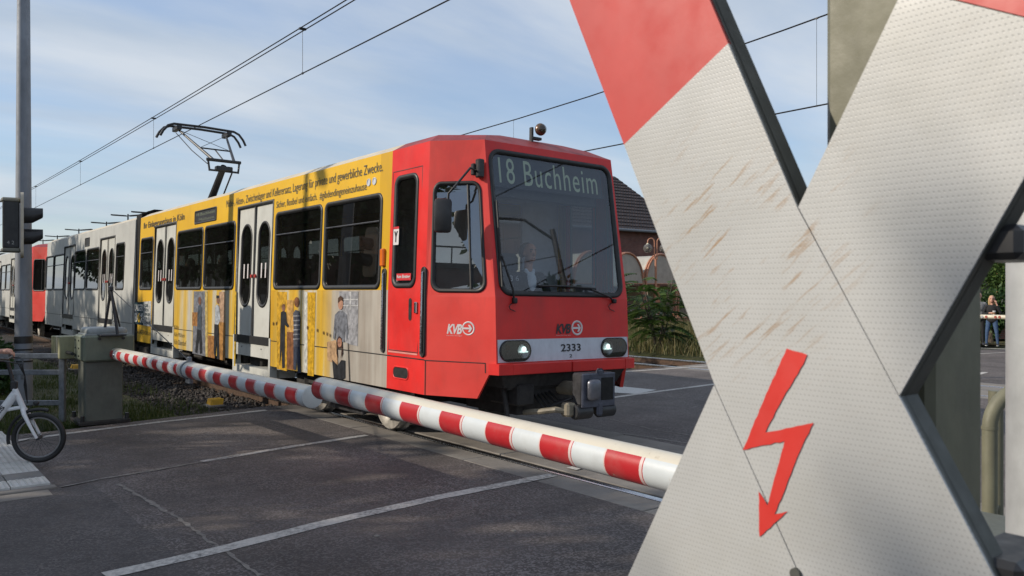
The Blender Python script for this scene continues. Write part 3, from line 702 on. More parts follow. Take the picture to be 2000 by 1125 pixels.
def tram(ox, label, first):
    root = thing('tram', label, 'tram'); root.location = (ox, 5.83, 0); root.rotation_euler = (TROLL, 0, 0)
    I = lambda v: v; FL = lambda v: Vector((-LT - v.x, v.y, v.z))
    main = ADV if first else WHT
    XJ, XJ2, XR = -12.28, -12.72, -1.515
    if first:
        W1 = [(sx(275), sx(299)), (sx(346), sx(396)), (sx(399), sx(458.5)), (sx(536.5), sx(627)), (sx(632.5), sx(743.5))]
        D1 = [(sx(301.5, 500), sx(342, 500)), (sx(463, 500), sx(530, 500))]
    for sg in (-1, 1):
        mp = side(sg)
        wall(root, mp, XJ, XR, main, W1f if not first else W1, D1f if not first else D1, divider=2.47)
        cw = (sx(769, 470), sx(813.5, 470)) if first else CWf
        hole = (cw[0], cw[1], 1.72, 2.93, .10)
        cwall = wall(root, mp, XR, XT, RED, extra=[hole])
        window(root, mp, cw[0], cw[1], 1.72, 2.93, .10, GLS)
        dx0, dx1 = cw[0]-.055, cw[1]+.075
        if sg < 0:
            ring('cab_door_gap', [(dx0-.006, 1.02), (dx1+.006, 1.02), (dx1+.006, 3.0), (dx0-.006, 3.0)], [(dx0+.006, 1.032), (dx1-.006, 1.032), (dx1-.006, 2.988), (dx0+.006, 2.988)], mp, mat('gap_dark_red', (.10, .008, .008), .6), cwall, .002, .002)
            fill('door_ledge', [(dx0, 1.00), (dx1, 1.00), (dx1, 1.018), (dx0, 1.018)], mp, mat('pale_red', (.62, .25, .22), .5), cwall, .004)
            hx = dx1-.16; fill('door_handle', rr(hx-.03, hx+.03, 1.36, 1.60, .03), mp, BLK, cwall, .004)
            MB().box(mp(hx+.13, 1.50, .012), (.05, .024, .12), bev=.008).obj('door_lock', STEEL, cwall)
            vx = XR+.18; fill('vent_slot', rr(vx-.03, vx+.28, .735, .845, .05), mp, BLK, cwall, .004); ring('vent_rim', rr(vx-.045, vx+.295, .72, .86, .06), rr(vx-.03, vx+.28, .735, .845, .05), mp, RED, cwall, .008, .002)
        for hx, z0_, z1_ in ((XR-.085, .985, 1.93), (XT-.03, .985, 1.93)):
            hr = ring('handrail_recess', rr(hx-.045, hx+.045, z0_, z1_, .045), rr(hx-.03, hx+.03, z0_+.015, z1_-.015, .03), mp, BLK, root, .018, .01)
            fill('recess_back', rr(hx-.035, hx+.035, z0_+.01, z1_-.01, .035), mp, BLK, hr, .009)
            MB().tube([mp(hx, z0_+.05, -.0), mp(hx, z0_+.06, .028), mp(hx, z1_-.06, .028), mp(hx, z1_-.05, 0)], .011, 8).obj('handrail', STEEL, hr)
        ix = XR-.115; MB().box(mp(ix, 2.05, .015), (.075, .05, .20), bev=.012).obj('turn_signal', ORG, root)
    half_roof(root, XJ, XR, CRM if first else WHT, False, I); half_roof(root, XR, XT, REDR, True, I)
    nose(root, facet(-1), facet(1), frontm, I, RED, first)
    # articulation
    b = MB()
    for k in range(9):
        x = XJ - (XJ-XJ2)*k/8; w = HW-.05 - (.05 if k % 2 else 0); zt = ZC+.10 - (.05 if k % 2 else 0)
        ringv = [b.bm.verts.new(p) for p in ((x, -w, .62), (x, -w, zt), (x, -w+.25, zt+.11), (x, w-.25, zt+.11), (x, w, zt), (x, w, .62))]
        if k:
            for i in range(5): b.bm.faces.new([prev[i], prev[i+1], ringv[i+1], ringv[i]])
        prev = ringv
    b.obj('bellows', BLK, root, smooth=0)
    # rear half, turned end for end
    for sg in (-1, 1):
        mp = side(sg)
        if first:
            W2 = [(sx(a, 520), sx(c, 520)) for a, c in ((226, 243), (169, 193.5), (145.5, 167), (105.5, 125), (90, 104.5))]; D2 = [(sx(194, 540), sx(222, 540)), (sx(124, 540), sx(145, 540))]
            globals().update(W1f=W1, D1f=D1, CWf=cw, W2f=W2, D2f=D2)
        wall(root, mp, -LT-XT, XJ2, WHT, W2f, D2f, divider=2.47)
    half_roof(root, -LT-XJ2, XT, CRM if first else WHT, True, FL)
    nose(root, flip(facet(-1)), flip(facet(1)), flip(frontm), FL, WHT if first else RED, False)
    # underframe, bogies, interior
    b = MB()
    for x, l, z0_, z1_ in ((-7.6, 4.2, .42, .95), (-17.6, 5.2, .42, .95)):
        b.box((x, 0, (z0_+z1_)/2), (l, 2.15, z1_-z0_), bev=.03)
        for k in range(6): b.box((x-l/2+.4+k*l/6, -1.12, .62), (l/9, .14, .30), bev=.02)
    b.box((-6.6, 0, .93), (11.6, 2.3, .10)); b.box((-18.4, 0, .93), (11.6, 2.3, .10)); b.obj('underframe', DRK, root)
    for x in (-3.28, -12.5, -LT+3.28): bogie(root, x)
    MB().box((-6.62, 0, 1.0), (11.6, 2.56, .04)).box((-.55, 0, 1.0), (.54, 1.7, .038)).box((-18.5, 0, 1.0), (11.6, 2.58, .04)).obj('floor', INTD, root)
    MB().box((-6.9, 0, 3.12), (10.8, 2.4, .03)).box((-18.4, 0, 3.12), (10.6, 2.4, .03)).obj('ceiling', INT, root)
    seats(root, [-2.6, -3.5, -4.6, -7.9, -8.8, -9.7, -11.2, -14.2, -16.8, -17.7, -20, -21] if first else [-3.2, -4.2, -8])
    b = MB()
    for x in (-5.1, -6.7, -11.0, -9.0): b.cyl((x, -.45, 1.0), (x, -.45, 3.1), .018, n=8)
    b.obj('grab_pole', mat('pole_yellow', (.5, .36, .04), .4), root)
    # cab interior
    b = MB().box((-1.62, -.62, 2.05), (.04, 1.3, 2.1)).box((-1.62, .95, 2.05), (.04, .6, 2.1)).box((-1.62, .35, 2.95), (.04, .7, .3)); b.obj('cab_partition', mat('cab_blue_grey', (.42, .46, .52), .7, var=.1), root)
    MB().box((-.42, 0, 1.32), (.55, 1.72, .62), bev=.05).box((-.30, -.55, 1.66), (.25, .3, .10), bev=.02).box((-.36, .55, 1.68), (.10, .34, .20), bev=.02).obj('dashboard', INTD, root)
    MB().box((-1.30, .22, 1.62), (.12, .50, .62), bev=.05).box((-1.33, .22, 2.04), (.10, .30, .24), bev=.05).box((-1.08, .22, 1.38), (.46, .5, .12), bev=.04).cyl((-1.08, .22, 1.0), (-1.08, .22, 1.36), .07).obj('driver_seat', CHARC, root)
    return root
T1 = tram(-6.5, 'yellow and red articulated tram with pantograph and a white rear half, passing the lowered barrier', True)
T2 = tram(-32.75, 'second tram with red cab and grey white body, coupled behind the yellow one', False)

# ---- lettering and marks on the first tram
def P(mp, pts, s=-6, t=1.5): return [inv(mp, a, b, s, t) for a, b in pts]
def box_text(mp, name, s, p0, p1, m, h, parent=T1, hh=None, **k):
    (a, z0) = inv(mp, *p0, -1 if mp is not NS else -6, 1.5); (b, z1) = inv(mp, *p1, -1 if mp is not NS else -6, 1.5)
    return text_on(name, s, a, b, z0, z0+h if hh is None else hh, mp, m, parent, .005, **k)
def side_text(s, px0, px1, z0, h, m=GTXT, pym=350, **k):
    a = inv(NS, px0, pym, -6, 3)[0]; b = inv(NS, px1, pym, -6, 3)[0]
    return text_on('lettering', s, a, b, z0, z0+h, NS, m, T1, .005, **k)
side_text('Ihr Einlagerungshaus in Köln', 282, 361, 2.955, .165, BTXT, 420, offset=.01)
side_text('Möbel-, Akten-, Zwischenlager und Kellerersatz, Lagerung für private und gewerbliche Zwecke.', 444, 747, 3.00, .155, GTXT, 360)
side_text('Sicher, flexibel und einfach.  #gibdendingeneinzuhause', 541, 716, 2.83, .125, GTXT, 385)
for px, py in ((721, 356.5), (732, 354)):
    x, z = inv(NS, px, py, -2, 2.9); MB().lathe([(.0, .004), (.032, .004), (.036, .010), (.044, .010), (.046, 0)], NS(x, z, 0), (0, -1, 0), 16).obj('roof_vent', GRYB, T1)
# destination box on the side
a, b_ = sx(381, 418), sx(423.5, 418)
sg_ = ring('side_display', rr(a, b_, 2.86, 3.10, .03), rr(a+.03, b_-.03, 2.89, 3.07, .02), NS, BLK, T1, .012, .01); fill('display_face', rr(a+.02, b_-.02, 2.88, 3.08, .02), NS, BLKM, sg_, .003)
text_on('lettering', '18 Buchheim', a+.10, b_-.08, 3.0, 3.05, NS, mat('led_dull', (.16, .19, .13), .6), sg_, .005); text_on('lettering', 'Mülheim', a+.25, b_-.12, 2.905, 2.955, NS, mat('led_dull2', (.13, .15, .11), .6), sg_, .005)
a, b_ = sx(166.5, 470), sx(175.5, 470)
sg_ = ring('side_display', rr(a, b_, 2.86, 3.10, .03), rr(a+.03, b_-.03, 2.89, 3.07, .02), NS, BLK, T1, .012, .01); fill('display_face', rr(a+.02, b_-.02, 2.88, 3.08, .02), NS, BLKM, sg_, .003)
# warehouse advert: blocks of flat print
def printed(name, pts, col, h=.004, key=None):
    key = 'print_%d_%d_%d' % tuple(int(c*1000) for c in col)
    return fill(name, P(NS, pts), NS, mat(key, tuple(c*.8 for c in col), .6, var=.34, scale=16, spec=.15), T1, h)
def oval(cx, cy, rx, ry, n=14): return [(cx+rx*math.cos(2*math.pi*k/n), cy+ry*math.sin(2*math.pi*k/n)) for k in range(n)]
pn = 'advert_picture'
TEAL = (.012, .045, .062); TAN = (.36, .17, .055); DK = (.025, .027, .032); SKIN = (.42, .22, .15)
printed(pn, [(263, 591), (281.5, 589), (280, 635.5), (262, 632)], TEAL); printed(pn, [(281.5, 589), (296, 588), (295, 638), (280, 635.5)], (.55, .56, .55))
def ptext(s, x0, x1, zt, zb, col, h=.007, **k):
    a = inv(NS, x0, (zt+zb)/2, -11, 1.4); b = inv(NS, x1, (zt+zb)/2, -11, 1.4); z1 = inv(NS, (x0+x1)/2, zt, -11, 1.4)[1]; z0 = inv(NS, (x0+x1)/2, zb, -11, 1.4)[1]
    key = 'print_%d_%d_%d' % tuple(int(c*1000) for c in col)
    return text_on('lettering', s, a[0], b[0], z0, z1, NS, mat(key, col, .6, spec=.15), T1, h, **k)
ptext('LAGER', 264, 280, 594, 607.5, (.62, .62, .60), offset=.03); ptext('B', 263.5, 269, 611, 629, (.62, .62, .60), offset=.03); ptext('O', 269.6, 274.5, 611, 630, (.70, .45, .03), offset=.03); ptext('X', 275, 280, 611, 630, (.62, .62, .60), offset=.03)
for i, s in enumerate(('GIB', 'DEN', 'DINGEN', 'EIN', 'ZUHAUSE')): ptext(s, 282.5, 287 + 1.1*len(s), 594+8.4*i, 600+8.4*i, TEAL, offset=.01)
ptext('www.LAGERBOX.com', 263.5, 296, 645, 653, (.05, .045, .03)); ptext('Köln Mülheim', 341, 361, 650, 658, (.07, .06, .04)); ptext('Köln Ossendorf', 341, 364, 664, 674, (.07, .06, .04)); ptext('Köln', 341, 349, 635, 642, (.07, .06, .04))
printed(pn, [(379, 569), (401, 569), (402, 696), (376, 690)], (.20, .21, .24)); printed(pn, [(376, 610), (388, 610), (387, 637.5), (376, 636)], TAN, .006)
printed(pn, [(401, 569), (406, 569), (406, 697), (402, 696)], (.58, .44, .16), .006)
printed(pn, oval(391, 587.5, 3, 8), (.20, .10, .07), .008); printed(pn, [(388, 597), (392, 595), (394.5, 600), (394, 645), (386, 643), (386.5, 615)], (.075, .095, .12), .008); printed(pn, [(386, 643), (394, 645), (396, 690), (391, 691), (390, 660), (386, 690), (382, 688)], DK, .008)
printed(pn, [(428, 570), (439.5, 570), (439.5, 632), (428, 632)], (.50, .33, .22)); printed(pn, [(406, 655), (420, 656), (420, 700), (407, 697)], TAN, .006); printed(pn, [(429, 629), (440, 630), (440, 705), (429, 702)], (.46, .23, .07), .006)
printed(pn, oval(426.5, 586, 2.8, 7.5), (.30, .16, .10), .008); printed(pn, [(423.5, 577), (429, 577), (429.2, 582), (423.6, 583)], DK, .010); printed(pn, [(421, 600), (425, 594), (429, 599), (431, 622), (430, 627), (427, 634), (420, 633)], (.46, .50, .55), .008); printed(pn, [(419.5, 633), (427.5, 634), (430, 702), (424.5, 701), (424, 660), (421.5, 700), (418.5, 690)], DK, .009)
printed(pn, [(459.5, 569), (462, 569), (460, 715), (456, 714)], (.62, .40, .03), .005)
printed(pn, [(541, 570), (561, 570), (561, 725), (541, 720)], (.64, .36, .03), .004); printed(pn, [(561, 586), (574, 586), (574, 650), (561, 650)], (.60, .34, .10), .005)
printed(pn, [(561, 648), (576, 649), (576, 723), (561, 720)], (.25, .105, .045), .006); printed(pn, oval(554.8, 601, 3.4, 7.5), (.24, .12, .08), .008); printed(pn, [(549.5, 610), (554, 607), (560, 610), (561, 628), (566, 637), (563, 640), (557, 634), (557, 641), (548.5, 641)], DK, .008); printed(pn, [(548.5, 641), (557.5, 641), (557, 680), (557, 718), (552, 719), (551, 680), (547, 716)], (.03, .03, .035), .008)
printed(pn, [(595, 570), (601, 570), (601, 725), (595, 723)], (.60, .60, .56), .005); printed(pn, [(601, 571), (617, 571), (613, 735), (601, 733)], (.66, .38, .02), .004)
printed(pn, oval(580.5, 590, 5, 10), (.27, .12, .06), .008); printed(pn, [(573.5, 612), (578, 605), (585, 607), (588, 622), (587, 650), (587, 678), (574, 677), (574.5, 640)], (.085, .09, .115), .008)
for k in range(6): printed(pn, [(574, 616+9*k), (587, 615.5+9*k), (587, 618+9*k), (574, 618.6+9*k)], (.33, .33, .35), .010)
printed(pn, [(574, 677), (587, 678), (589, 728), (582, 729), (581, 700), (579, 724), (574, 720)], (.045, .055, .085), .008)
printed(pn, [(663, 569.5), (700.5, 569.5), (699, 676), (681, 672), (664, 660)], (.34, .34, .36), .004)
for q in ((684, 570, 686, 605), (664, 584, 700, 586), (664, 596, 700, 598)): printed(pn, [(q[0], q[1]), (q[2], q[1]), (q[2], q[3]), (q[0], q[3])], (.58, .58, .58), .006)
printed(pn, oval(666.5, 594, 5, 11), (.46, .25, .17), .010); printed(pn, [(661.6, 592), (662, 582), (667, 577.5), (671.5, 582), (671.5, 589), (668, 586)], (.10, .055, .035), .012)
printed(pn, [(655, 615), (662, 607.5), (671, 607.5), (678, 614), (681, 650), (678, 668), (675, 640), (674, 668), (658, 667), (658, 640), (655, 664), (651.5, 660)], (.19, .20, .23), .008)
printed(pn, [(640, 668), (658, 664), (661, 712), (641, 704)], (.50, .32, .18), .009); printed(pn, oval(665, 669, 4, 9), (.42, .21, .14), .012); printed(pn, [(660, 662), (664, 656), (669, 661), (671, 690), (667, 700), (669, 680), (660, 680), (661, 700), (658.5, 690)], (.06, .03, .022), .011)
printed(pn, [(650, 702), (661, 714), (668, 703), (675, 704), (675, 738), (668, 742), (653, 738)], DK, .010)
printed(pn, [(680.3, 670), (681.5, 670), (684.5, 744), (683, 744)], DK, .009)
for k, (x, y) in enumerate(((535, 632), (541, 632), (602, 640), (621, 645), (633, 650), (640, 652), (646, 655))): printed(pn, oval(x, y, 1, 4, 8), (.16, .09, .04), .012)
# stickers on the cab door
cw0, cw1 = sx(775, 550), sx(803, 550); fill('sticker', [(cw0, 1.79), (cw1, 1.79), (cw1, 1.865), (cw0, 1.865)], NS, mat('sticker_red', (.55, .03, .04), .4), T1, .006); text_on('lettering', 'Kein Einstieg', cw0+.015, cw1-.015, 1.805, 1.85, NS, WTXT, T1, .009, offset=.02)
a, b_ = sx(770.5, 470), sx(781, 470); fill('sticker', rr(a, b_, 2.18, 2.38, .01), NS, WTXT, T1, .016); fill('sticker', [(a, 2.355), (b_, 2.355), (b_, 2.38), (a, 2.38)], NS, mat('sticker_red', (.55, .03, .04), .4), T1, .018)
text_on('lettering', 'Y', a+.02, b_-.02, 2.21, 2.33, NS, BTXT, T1, .019, offset=.05)
# emblem: italic letters and a ring with an arrow
def emblem(mp, px0, px1, cx, cy, rpx, mtext, s0, t0):
    a = inv(mp, px0, 642, s0, t0); b = inv(mp, px1, 642, s0, t0); z0 = inv(mp, px0, 652, s0, t0)[1]; z1 = inv(mp, px0, 632.5, s0, t0)[1]
    text_on('lettering', 'KVB', a[0], b[0], z0, z1, mp, mtext, T1, .005, shear=.28, offset=.035, spacing=.9)
    c = inv(mp, cx, cy, s0, t0); r = abs(inv(mp, cx+rpx, cy, s0, t0)[0]-c[0]); rz = abs(inv(mp, cx, cy-rpx*1.32, s0, t0)[1]-c[1]); r = (r+rz)/2
    n = 26; o = [(c[0]+r*math.cos(2*math.pi*k/n), c[1]+r*math.sin(2*math.pi*k/n)) for k in range(n)]; i = [(c[0]+.74*r*math.cos(2*math.pi*k/n), c[1]+.74*r*math.sin(2*math.pi*k/n)) for k in range(n)]
    em = ring('emblem_ring', o, i, mp, WTXT, T1, .005, .0)
    ar = [(-.85, -.13), (.18, -.13), (-.05, -.50), (.28, -.50), (.62, 0), (.28, .50), (-.05, .50), (.18, .13), (-.85, .13)]
    fill('emblem_arrow', [(c[0]+x*r, c[1]+z*r) for x, z in ar], mp, WTXT, em, .006)
    text_on('lettering', 'Menschen bewegen', a[0], b[0], z0-.022, z0-.012, mp, WTXT, em, .006)
emblem(FN, 873, 903, 915, 641.5, 11.5, WTXT, .4, 1.3)
emblem(frontm, 1085, 1114.5, 1127, 640.5, 11, BTXT, .0, 1.3)
a = inv(frontm, 1095, 686, 0, 1.1); b_ = inv(frontm, 1133.5, 684, 0, 1.1); text_on('lettering', '2333', a[0], b_[0], 1.055, 1.135, frontm, BTXT, T1, .008, offset=.02)
a = inv(frontm, 1111.5, 700, 0, 1.1); b_ = inv(frontm, 1117, 700, 0, 1.1); text_on('lettering', '2', a[0], b_[0], .99, 1.025, frontm, BTXT, T1, .008, offset=.01)
# destination display behind the windscreen
a, b_ = inv(frontm, 974, 330, -.8, 2.9)[0], inv(frontm, 1172, 350, .6, 2.9)[0]
bxd = MB().box((-.44, (a+b_)/2, 2.86), (.10, b_-a+.16, .36), bev=.01).obj('destination_display', BLKM, T1)
dm = lambda y, z, h=0: Vector((nx(z)-.045+h, y, z))
MB().prism([dm(a-.06, 2.77), dm(b_+.06, 2.77), dm(b_+.06, 3.10), dm(a-.06, 3.10)], (-.03, 0, 0)).obj('display_face', BLKM, bxd)
text_on('lettering', '18 Buchheim', a+.03, b_-.02, inv(frontm, 990, 359, -.7, 2.8)[1]+.01, inv(frontm, 990, 309, -.7, 2.9)[1]+.01, dm, ledm, bxd, .006, spacing=1.12)
text_on('lettering', '3 6', inv(frontm, 998, 540, -.6, 1.8)[0], inv(frontm, 1015, 540, -.6, 1.8)[0], 1.79, 1.845, frontm, mat('faint_white', (.45, .46, .48), .5), T1, -.016)
# wipers, mirror, lamp, roof gear
def fm(px, py, h): a, z = inv(frontm, px, py, 0, 2); return frontm(a, z, h)
wp = MB().tube([fm(1003, 588, .01), fm(996, 566, .05), fm(975, 500, .045)], .011, 6).box(fm(1003, 587, .02), (.05, .05, .06), bev=.01).obj('wiper', BLK, T1)
MB().tube([fm(978, 560, .028), fm(973, 480, .026), fm(967, 392, .024)], .014, 6).obj('wiper_blade', BLK, wp)
wp = MB().tube([fm(1197, 589, .01), fm(1185, 580, .05), fm(1150, 566, .045)], .011, 6).box(fm(1197, 588, .02), (.05, .05, .05), bev=.01).obj('wiper', BLK, T1)
MB().tube([fm(1048, 558, .024), fm(1100, 559, .026), fm(1160, 564, .028)], .013, 6).obj('wiper_blade', BLK, wp)
for c, d in ((1003, -1), (1197, -1)): MB().tube([fm(c-4, 592, .01), fm(c-12, 598, .03), fm(c-10, 604, .03), fm(c+1, 608, .02)], .005, 5).obj('washer_hose', BLK, T1)
def loc(px, py, y): # point in tram space on world plane y
    return TM.inverted() @ onY(px, py, y)
mc = loc(865, 421, 4.50)
mr = MB().box((0, 0, 0), (.075, .175, .345), bev=.035, seg=2).obj('wing_mirror', BLKM, T1); mr.location = mc; mr.rotation_euler = (0, 0, R(-35))
am = FN(.70, 2.90, .06); b = MB()
b.tube([am, am+Vector((.03, -.10, .02)), mc+Vector((.09, .06, .27)), mc+Vector((.035, .04, .22)), mc+Vector((.03, .03, -.06))], .012, 6); b.obj('mirror_arm', BLKM, T1)
MB().box(FN(.74, 2.93, .05), (.075, .075, .19), bev=.012).box(FN(.66, 2.92, .05), (.05, .06, .12), bev=.01).obj('door_camera', BLKM, T1)
hl = MB().ball((-.53, .03, ZC+.27), (.055, .07, .07), 18, 12).obj('roof_headlamp', mat('lamp_bronze', (.20, .13, .09), .25, .7), T1)
MB().box((-.58, -.06, ZC+.20), (.05, .03, .18), bev=.006).box((-.58, 0, ZC+.17), (.06, .14, .03), bev=.004).obj('lamp_bracket', BLKM, hl)
MB().lathe([(0, .02), (.045, .012), (.055, 0)], (-.485, .03, ZC+.27), (1, 0, 0), 16).obj('lamp_lens', LENS, hl)
MB().box((-1.15, -.35, ZC+.185), (.26, .26, .07), bev=.02).obj('roof_aerial', BLKM, T1)
MB().box((-4.3, .1, ZC+.235), (1.5, 1.5, .08), bev=.02).obj('roof_hatch', IRON, T1)
MB().box((-8.2, .1, ZC+.235), (1.2, 1.2, .06), bev=.02).obj('resistor_box', GALVD, T1)
# pantograph
PB = Vector((-11.95, 0, ZC+.26)); PK = Vector((-10.92, 0, 4.33)); PH = Vector((-12.4, 0, 5.33))
pg = MB().box((PB.x, 0, ZC+.27), (1.5, 1.1, .06), bev=.01)
for s in (-1, 1):
    for k in (-.6, .6): pg.cyl((PB.x+k, s*.5, ZC+.20), (PB.x+k, s*.5, ZC+.30), .05)
pgo = pg.obj('pantograph', BLKM, T1)
MB().tube([PB, PK], [.085, .065], 10).obj('lower_arm', BLKM, pgo); MB().tube([PB+Vector((.28, .14, 0)), PK+Vector((.12, .14, -.12))], .018, 6).obj('coupling_rod', BLKM, pgo)
b = MB().box(PK+Vector((0, 0, -.05)), (.16, .34, .10), bev=.015).tube([PK+Vector((0, -.36, .12)), PK+Vector((0, .36, .12))], .035, 8).tube([PK+Vector((.02, -.30, -.10)), PK+Vector((.02, .30, -.10))], .022, 8)
for s in (-1, 1): b.tube([PK+Vector((.02, s*.30, -.12)), PK+Vector((0, s*.33, .12))], .022, 6)
b.obj('knuckle', BLKM, pgo)
b = MB()
for s in (-1, 1): b.tube([PK+Vector((0, s*.22, .12)), PH+Vector((.06, s*.52, -.08))], [.034, .024], 8)
mid = (PK+PH)/2; q = PK.lerp(PH, .38); b.tube([q+Vector((0, -.33, .06)), q+Vector((0, .33, .06))], .017, 6); b.tube([q+Vector((0, 0, .05)), PK+Vector((0, 0, .12))], .015, 6)
b.obj('upper_arm', BLKM, pgo)
b = MB().tube([q+Vector((0, -.33, .06)), PH+Vector((.06, .50, -.08))], .006, 5).tube([q+Vector((0, .33, .06)), PH+Vector((.06, -.50, -.08))], .006, 5).tube([PK+Vector((.05, -.36, .02)), PK+Vector((-.55, -.50, .36)), PH+Vector((.12, -.60, -.16))], .010, 5)
b.obj('guide_wire', BLKM, pgo)
for dx in (-.16, .16):
    pts = [PH+Vector((dx, y, z)) for y, z in ((-.94, -.26), (-.88, -.14), (-.78, -.02), (-.66, .03), (0, .045), (.66, .03), (.78, -.02), (.88, -.14), (.94, -.26))]
    MB().tube(pts, .028, 8).obj('collector_head', BLKM, pgo)
b = MB()
for s in (-1, 1): b.box(PH+Vector((0, s*.55, -.04)), (.42, .10, .10), bev=.015)
b.obj('head_rocker', BLKM, pgo)
# ================================================================== OBJECTS
# ---- crossbuck in the foreground: plate in the plane y = 0.75
YP = .75
def pp(px, py): v = onY(px, py, YP); return Vector((v.x, v.z))
def cmap(x, z, h=0): return Vector((x, YP - h, z))
nT, nL, nR, nB = pp(1557, 405), pp(1395, 750), pp(1756, 775), pp(1556, 1108)
def sheeting():
    m, t, b = newmat('white_sheeting')
    co = nd(t, 'ShaderNodeTexCoord').outputs['Object']; s3 = nd(t, 'ShaderNodeSeparateXYZ'); t.links.new(co, s3.inputs[0])
    k = 2*math.pi/.0047
    u = mth(t, 'ADD', mth(t, 'MULTIPLY', s3.outputs[0], k), mth(t, 'MULTIPLY', s3.outputs[2], k*.5)); v = mth(t, 'MULTIPLY', s3.outputs[2], k*.87)
    dots = mth(t, 'MULTIPLY', mth(t, 'ADD', mth(t, 'COSINE', u), 1), mth(t, 'ADD', mth(t, 'COSINE', v), 1))
    dk = ramp(t, mth(t, 'MULTIPLY', dots, .25), (.55, 0), (.95, 1))
    base = mix(t, ramp(t, noise(t, 5, 5), (.3, 0), (.7, 1)), (.375, .378, .372), (.45, .452, .445))
    c = mix(t, mth(t, 'MULTIPLY', dk, .75), base, (.27, .275, .27))
    # scuffs: short brown strokes rising to the right
    mpn = nd(t, 'ShaderNodeMapping'); mpn.inputs['Rotation'].default_value = (0, R(38), 0); t.links.new(co, mpn.inputs[0])
    sc = ramp(t, noise(t, 92, 4, .65, vec=mpn.outputs[0], stretch=(.13, 1, 1.5)), (.545, 0), (.62, 1))
    dst = nd(t, 'ShaderNodeVectorMath', operation='DISTANCE'); t.links.new(co, dst.inputs[0]); sct = onY(1440, 490, YP); dst.inputs[1].default_value = tuple(sct)
    area = mth(t, 'MULTIPLY', ramp(t, dst.outputs['Value'], (.05, 1), (.17, .04)), ramp(t, noise(t, 16, 3, vec=co), (.42, 0), (.56, 1)))
    c = mix(t, mth(t, 'MULTIPLY', mth(t, 'MULTIPLY', sc, area), .95), c, (.30, .20, .12))
    gr = ramp(t, noise(t, 3.2, 8, .7), (.48, 0), (.75, .30)); c = mix(t, gr, c, (.30, .28, .22))
    t.links.new(c, b.inputs['Base Color']); b.inputs['Roughness'].default_value = .38; b.inputs['Specular IOR Level'].default_value = .5
    bump(t, b, mth(t, 'SUBTRACT', noise(t, 9, 2), mth(t, 'MULTIPLY', dk, .10)), .25, .006); return m
SHEET = sheeting(); SIGNRED = mat('sign_red', (.47, .036, .030), .5, var=.06, scale=9, bmp=.05, bscale=14)
BACK = mat('sign_back_grey', (.085, .088, .078), .6, .2, var=.2, scale=14, dirt=.3)
cb_ = thing('crossbuck', 'large white crossbuck sign with red tips and a red lightning arrow, on an olive mast', 'sign', (-.46, .92, 0))
def local(o, p): o.parent = p; o.matrix_parent_inverse = Matrix.Translation(-p.location); return o
def ext(a, b, L): d = (b-a).normalized(); return a + d*L
AL = .66
tl_l, tl_r = ext(nL, pp(1112, 0), AL+.14), ext(nT, pp(1386, 0), AL)        # upper left arm
tr_l, tr_r = ext(nT, pp(1752, 0), AL), ext(nR, pp(2000, 350), AL+.14)      # upper right arm
bl_l, bl_r = ext(nL, pp(1226, 1125), AL), nB + (pp(1226, 1125)-nL).normalized()*(AL-.15)
br_r, br_l = ext(nR, pp(1940, 1125), AL), nB + (pp(1940, 1125)-nR).normalized()*(AL-.15)
rl, rr_ = pp(1212, 289), pp(1400, 106)                                       # edge of the red on the upper left arm
def inter(a, b, c, d):
    r = b-a; s = d-c; k = ((c-a).x*s.y-(c-a).y*s.x)/(r.x*s.y-r.y*s.x); return a+r*k
rl = inter(nL, tl_l, rl, rr_); rr_ = inter(nT, tl_r, rl, rr_)
q1, q2 = pp(1870, 0), pp(2000, 32); q1 = inter(nT, tr_l, q1, q2); q2 = inter(nR, tr_r, pp(1870, 0), pp(2000, 32))
def plate(nm, poly, m, h, th=.006):
    return local(MB().prism([cmap(p[0], p[1], h) for p in poly], (0, th, 0)).obj(nm, m, None, smooth=0), cb_)
gp = .0012
def shrink(poly, d):
    c = sum((Vector(p) for p in poly), Vector((0, 0)))/len(poly); return [Vector(p) + (c-Vector(p)).normalized()*d for p in poly]
plate('arm_sheeting', [rl, nL, nB, br_l, br_r, nR, nT, rr_], SHEET, .0)
plate('arm_sheeting', shrink([nT, nR, q2, q1], gp), SHEET, .0); plate('arm_sheeting', shrink([nL, bl_l, bl_r, nB], gp), SHEET, .0)
plate('red_tip', [tl_l, rl, rr_, tl_r], SIGNRED, .0); plate('red_tip', [q1, q2, tr_r, tr_l], SIGNRED, .0)
outl = [tl_l, nL, bl_l, bl_r, nB, br_l, br_r, nR, tr_r, tr_l, nT, tl_r]
b = MB(); n = len(outl); A = [b.bm.verts.new(cmap(p[0], p[1], -.003)) for p in outl]; B = [b.bm.verts.new(cmap(p[0], p[1], -.036)) for p in outl]
for i in range(n): b.bm.faces.new([A[i], A[(i+1) % n], B[(i+1) % n], B[i]])
local(b.obj('edge_flange', BACK, None, smooth=0), cb_)
plate('back_plate', [(p.x, p.y) for p in outl], BACK, -.010, .003)
ar = [(672, 240), (752, 264), (738, 300), (650, 448), (590, 566), (778, 529), (738, 606), (625, 884), (678, 872), (567, 972), (563, 795), (598, 850), (664, 600), (502, 634), (575, 460)]
arp = [pp(1200+x/1.9913, 560+y/1.9913) for x, y in ar]; arr = []
for i in range(len(arp)):
    a, c = arp[i], arp[(i+1) % len(arp)]; k = max(1, int((c-a).length/.006)); nrm = Vector((-(c-a).y, (c-a).x)).normalized()
    arr += [a.lerp(c, j/k) + (nrm*random.uniform(-.0006, .0006) if j else Vector((0, 0))) for j in range(k)]
local(fill('lightning_arrow', arr, cmap, mat('arrow_red', (.56, .034, .026), .42, var=.05, scale=12), None, .0012), cb_)
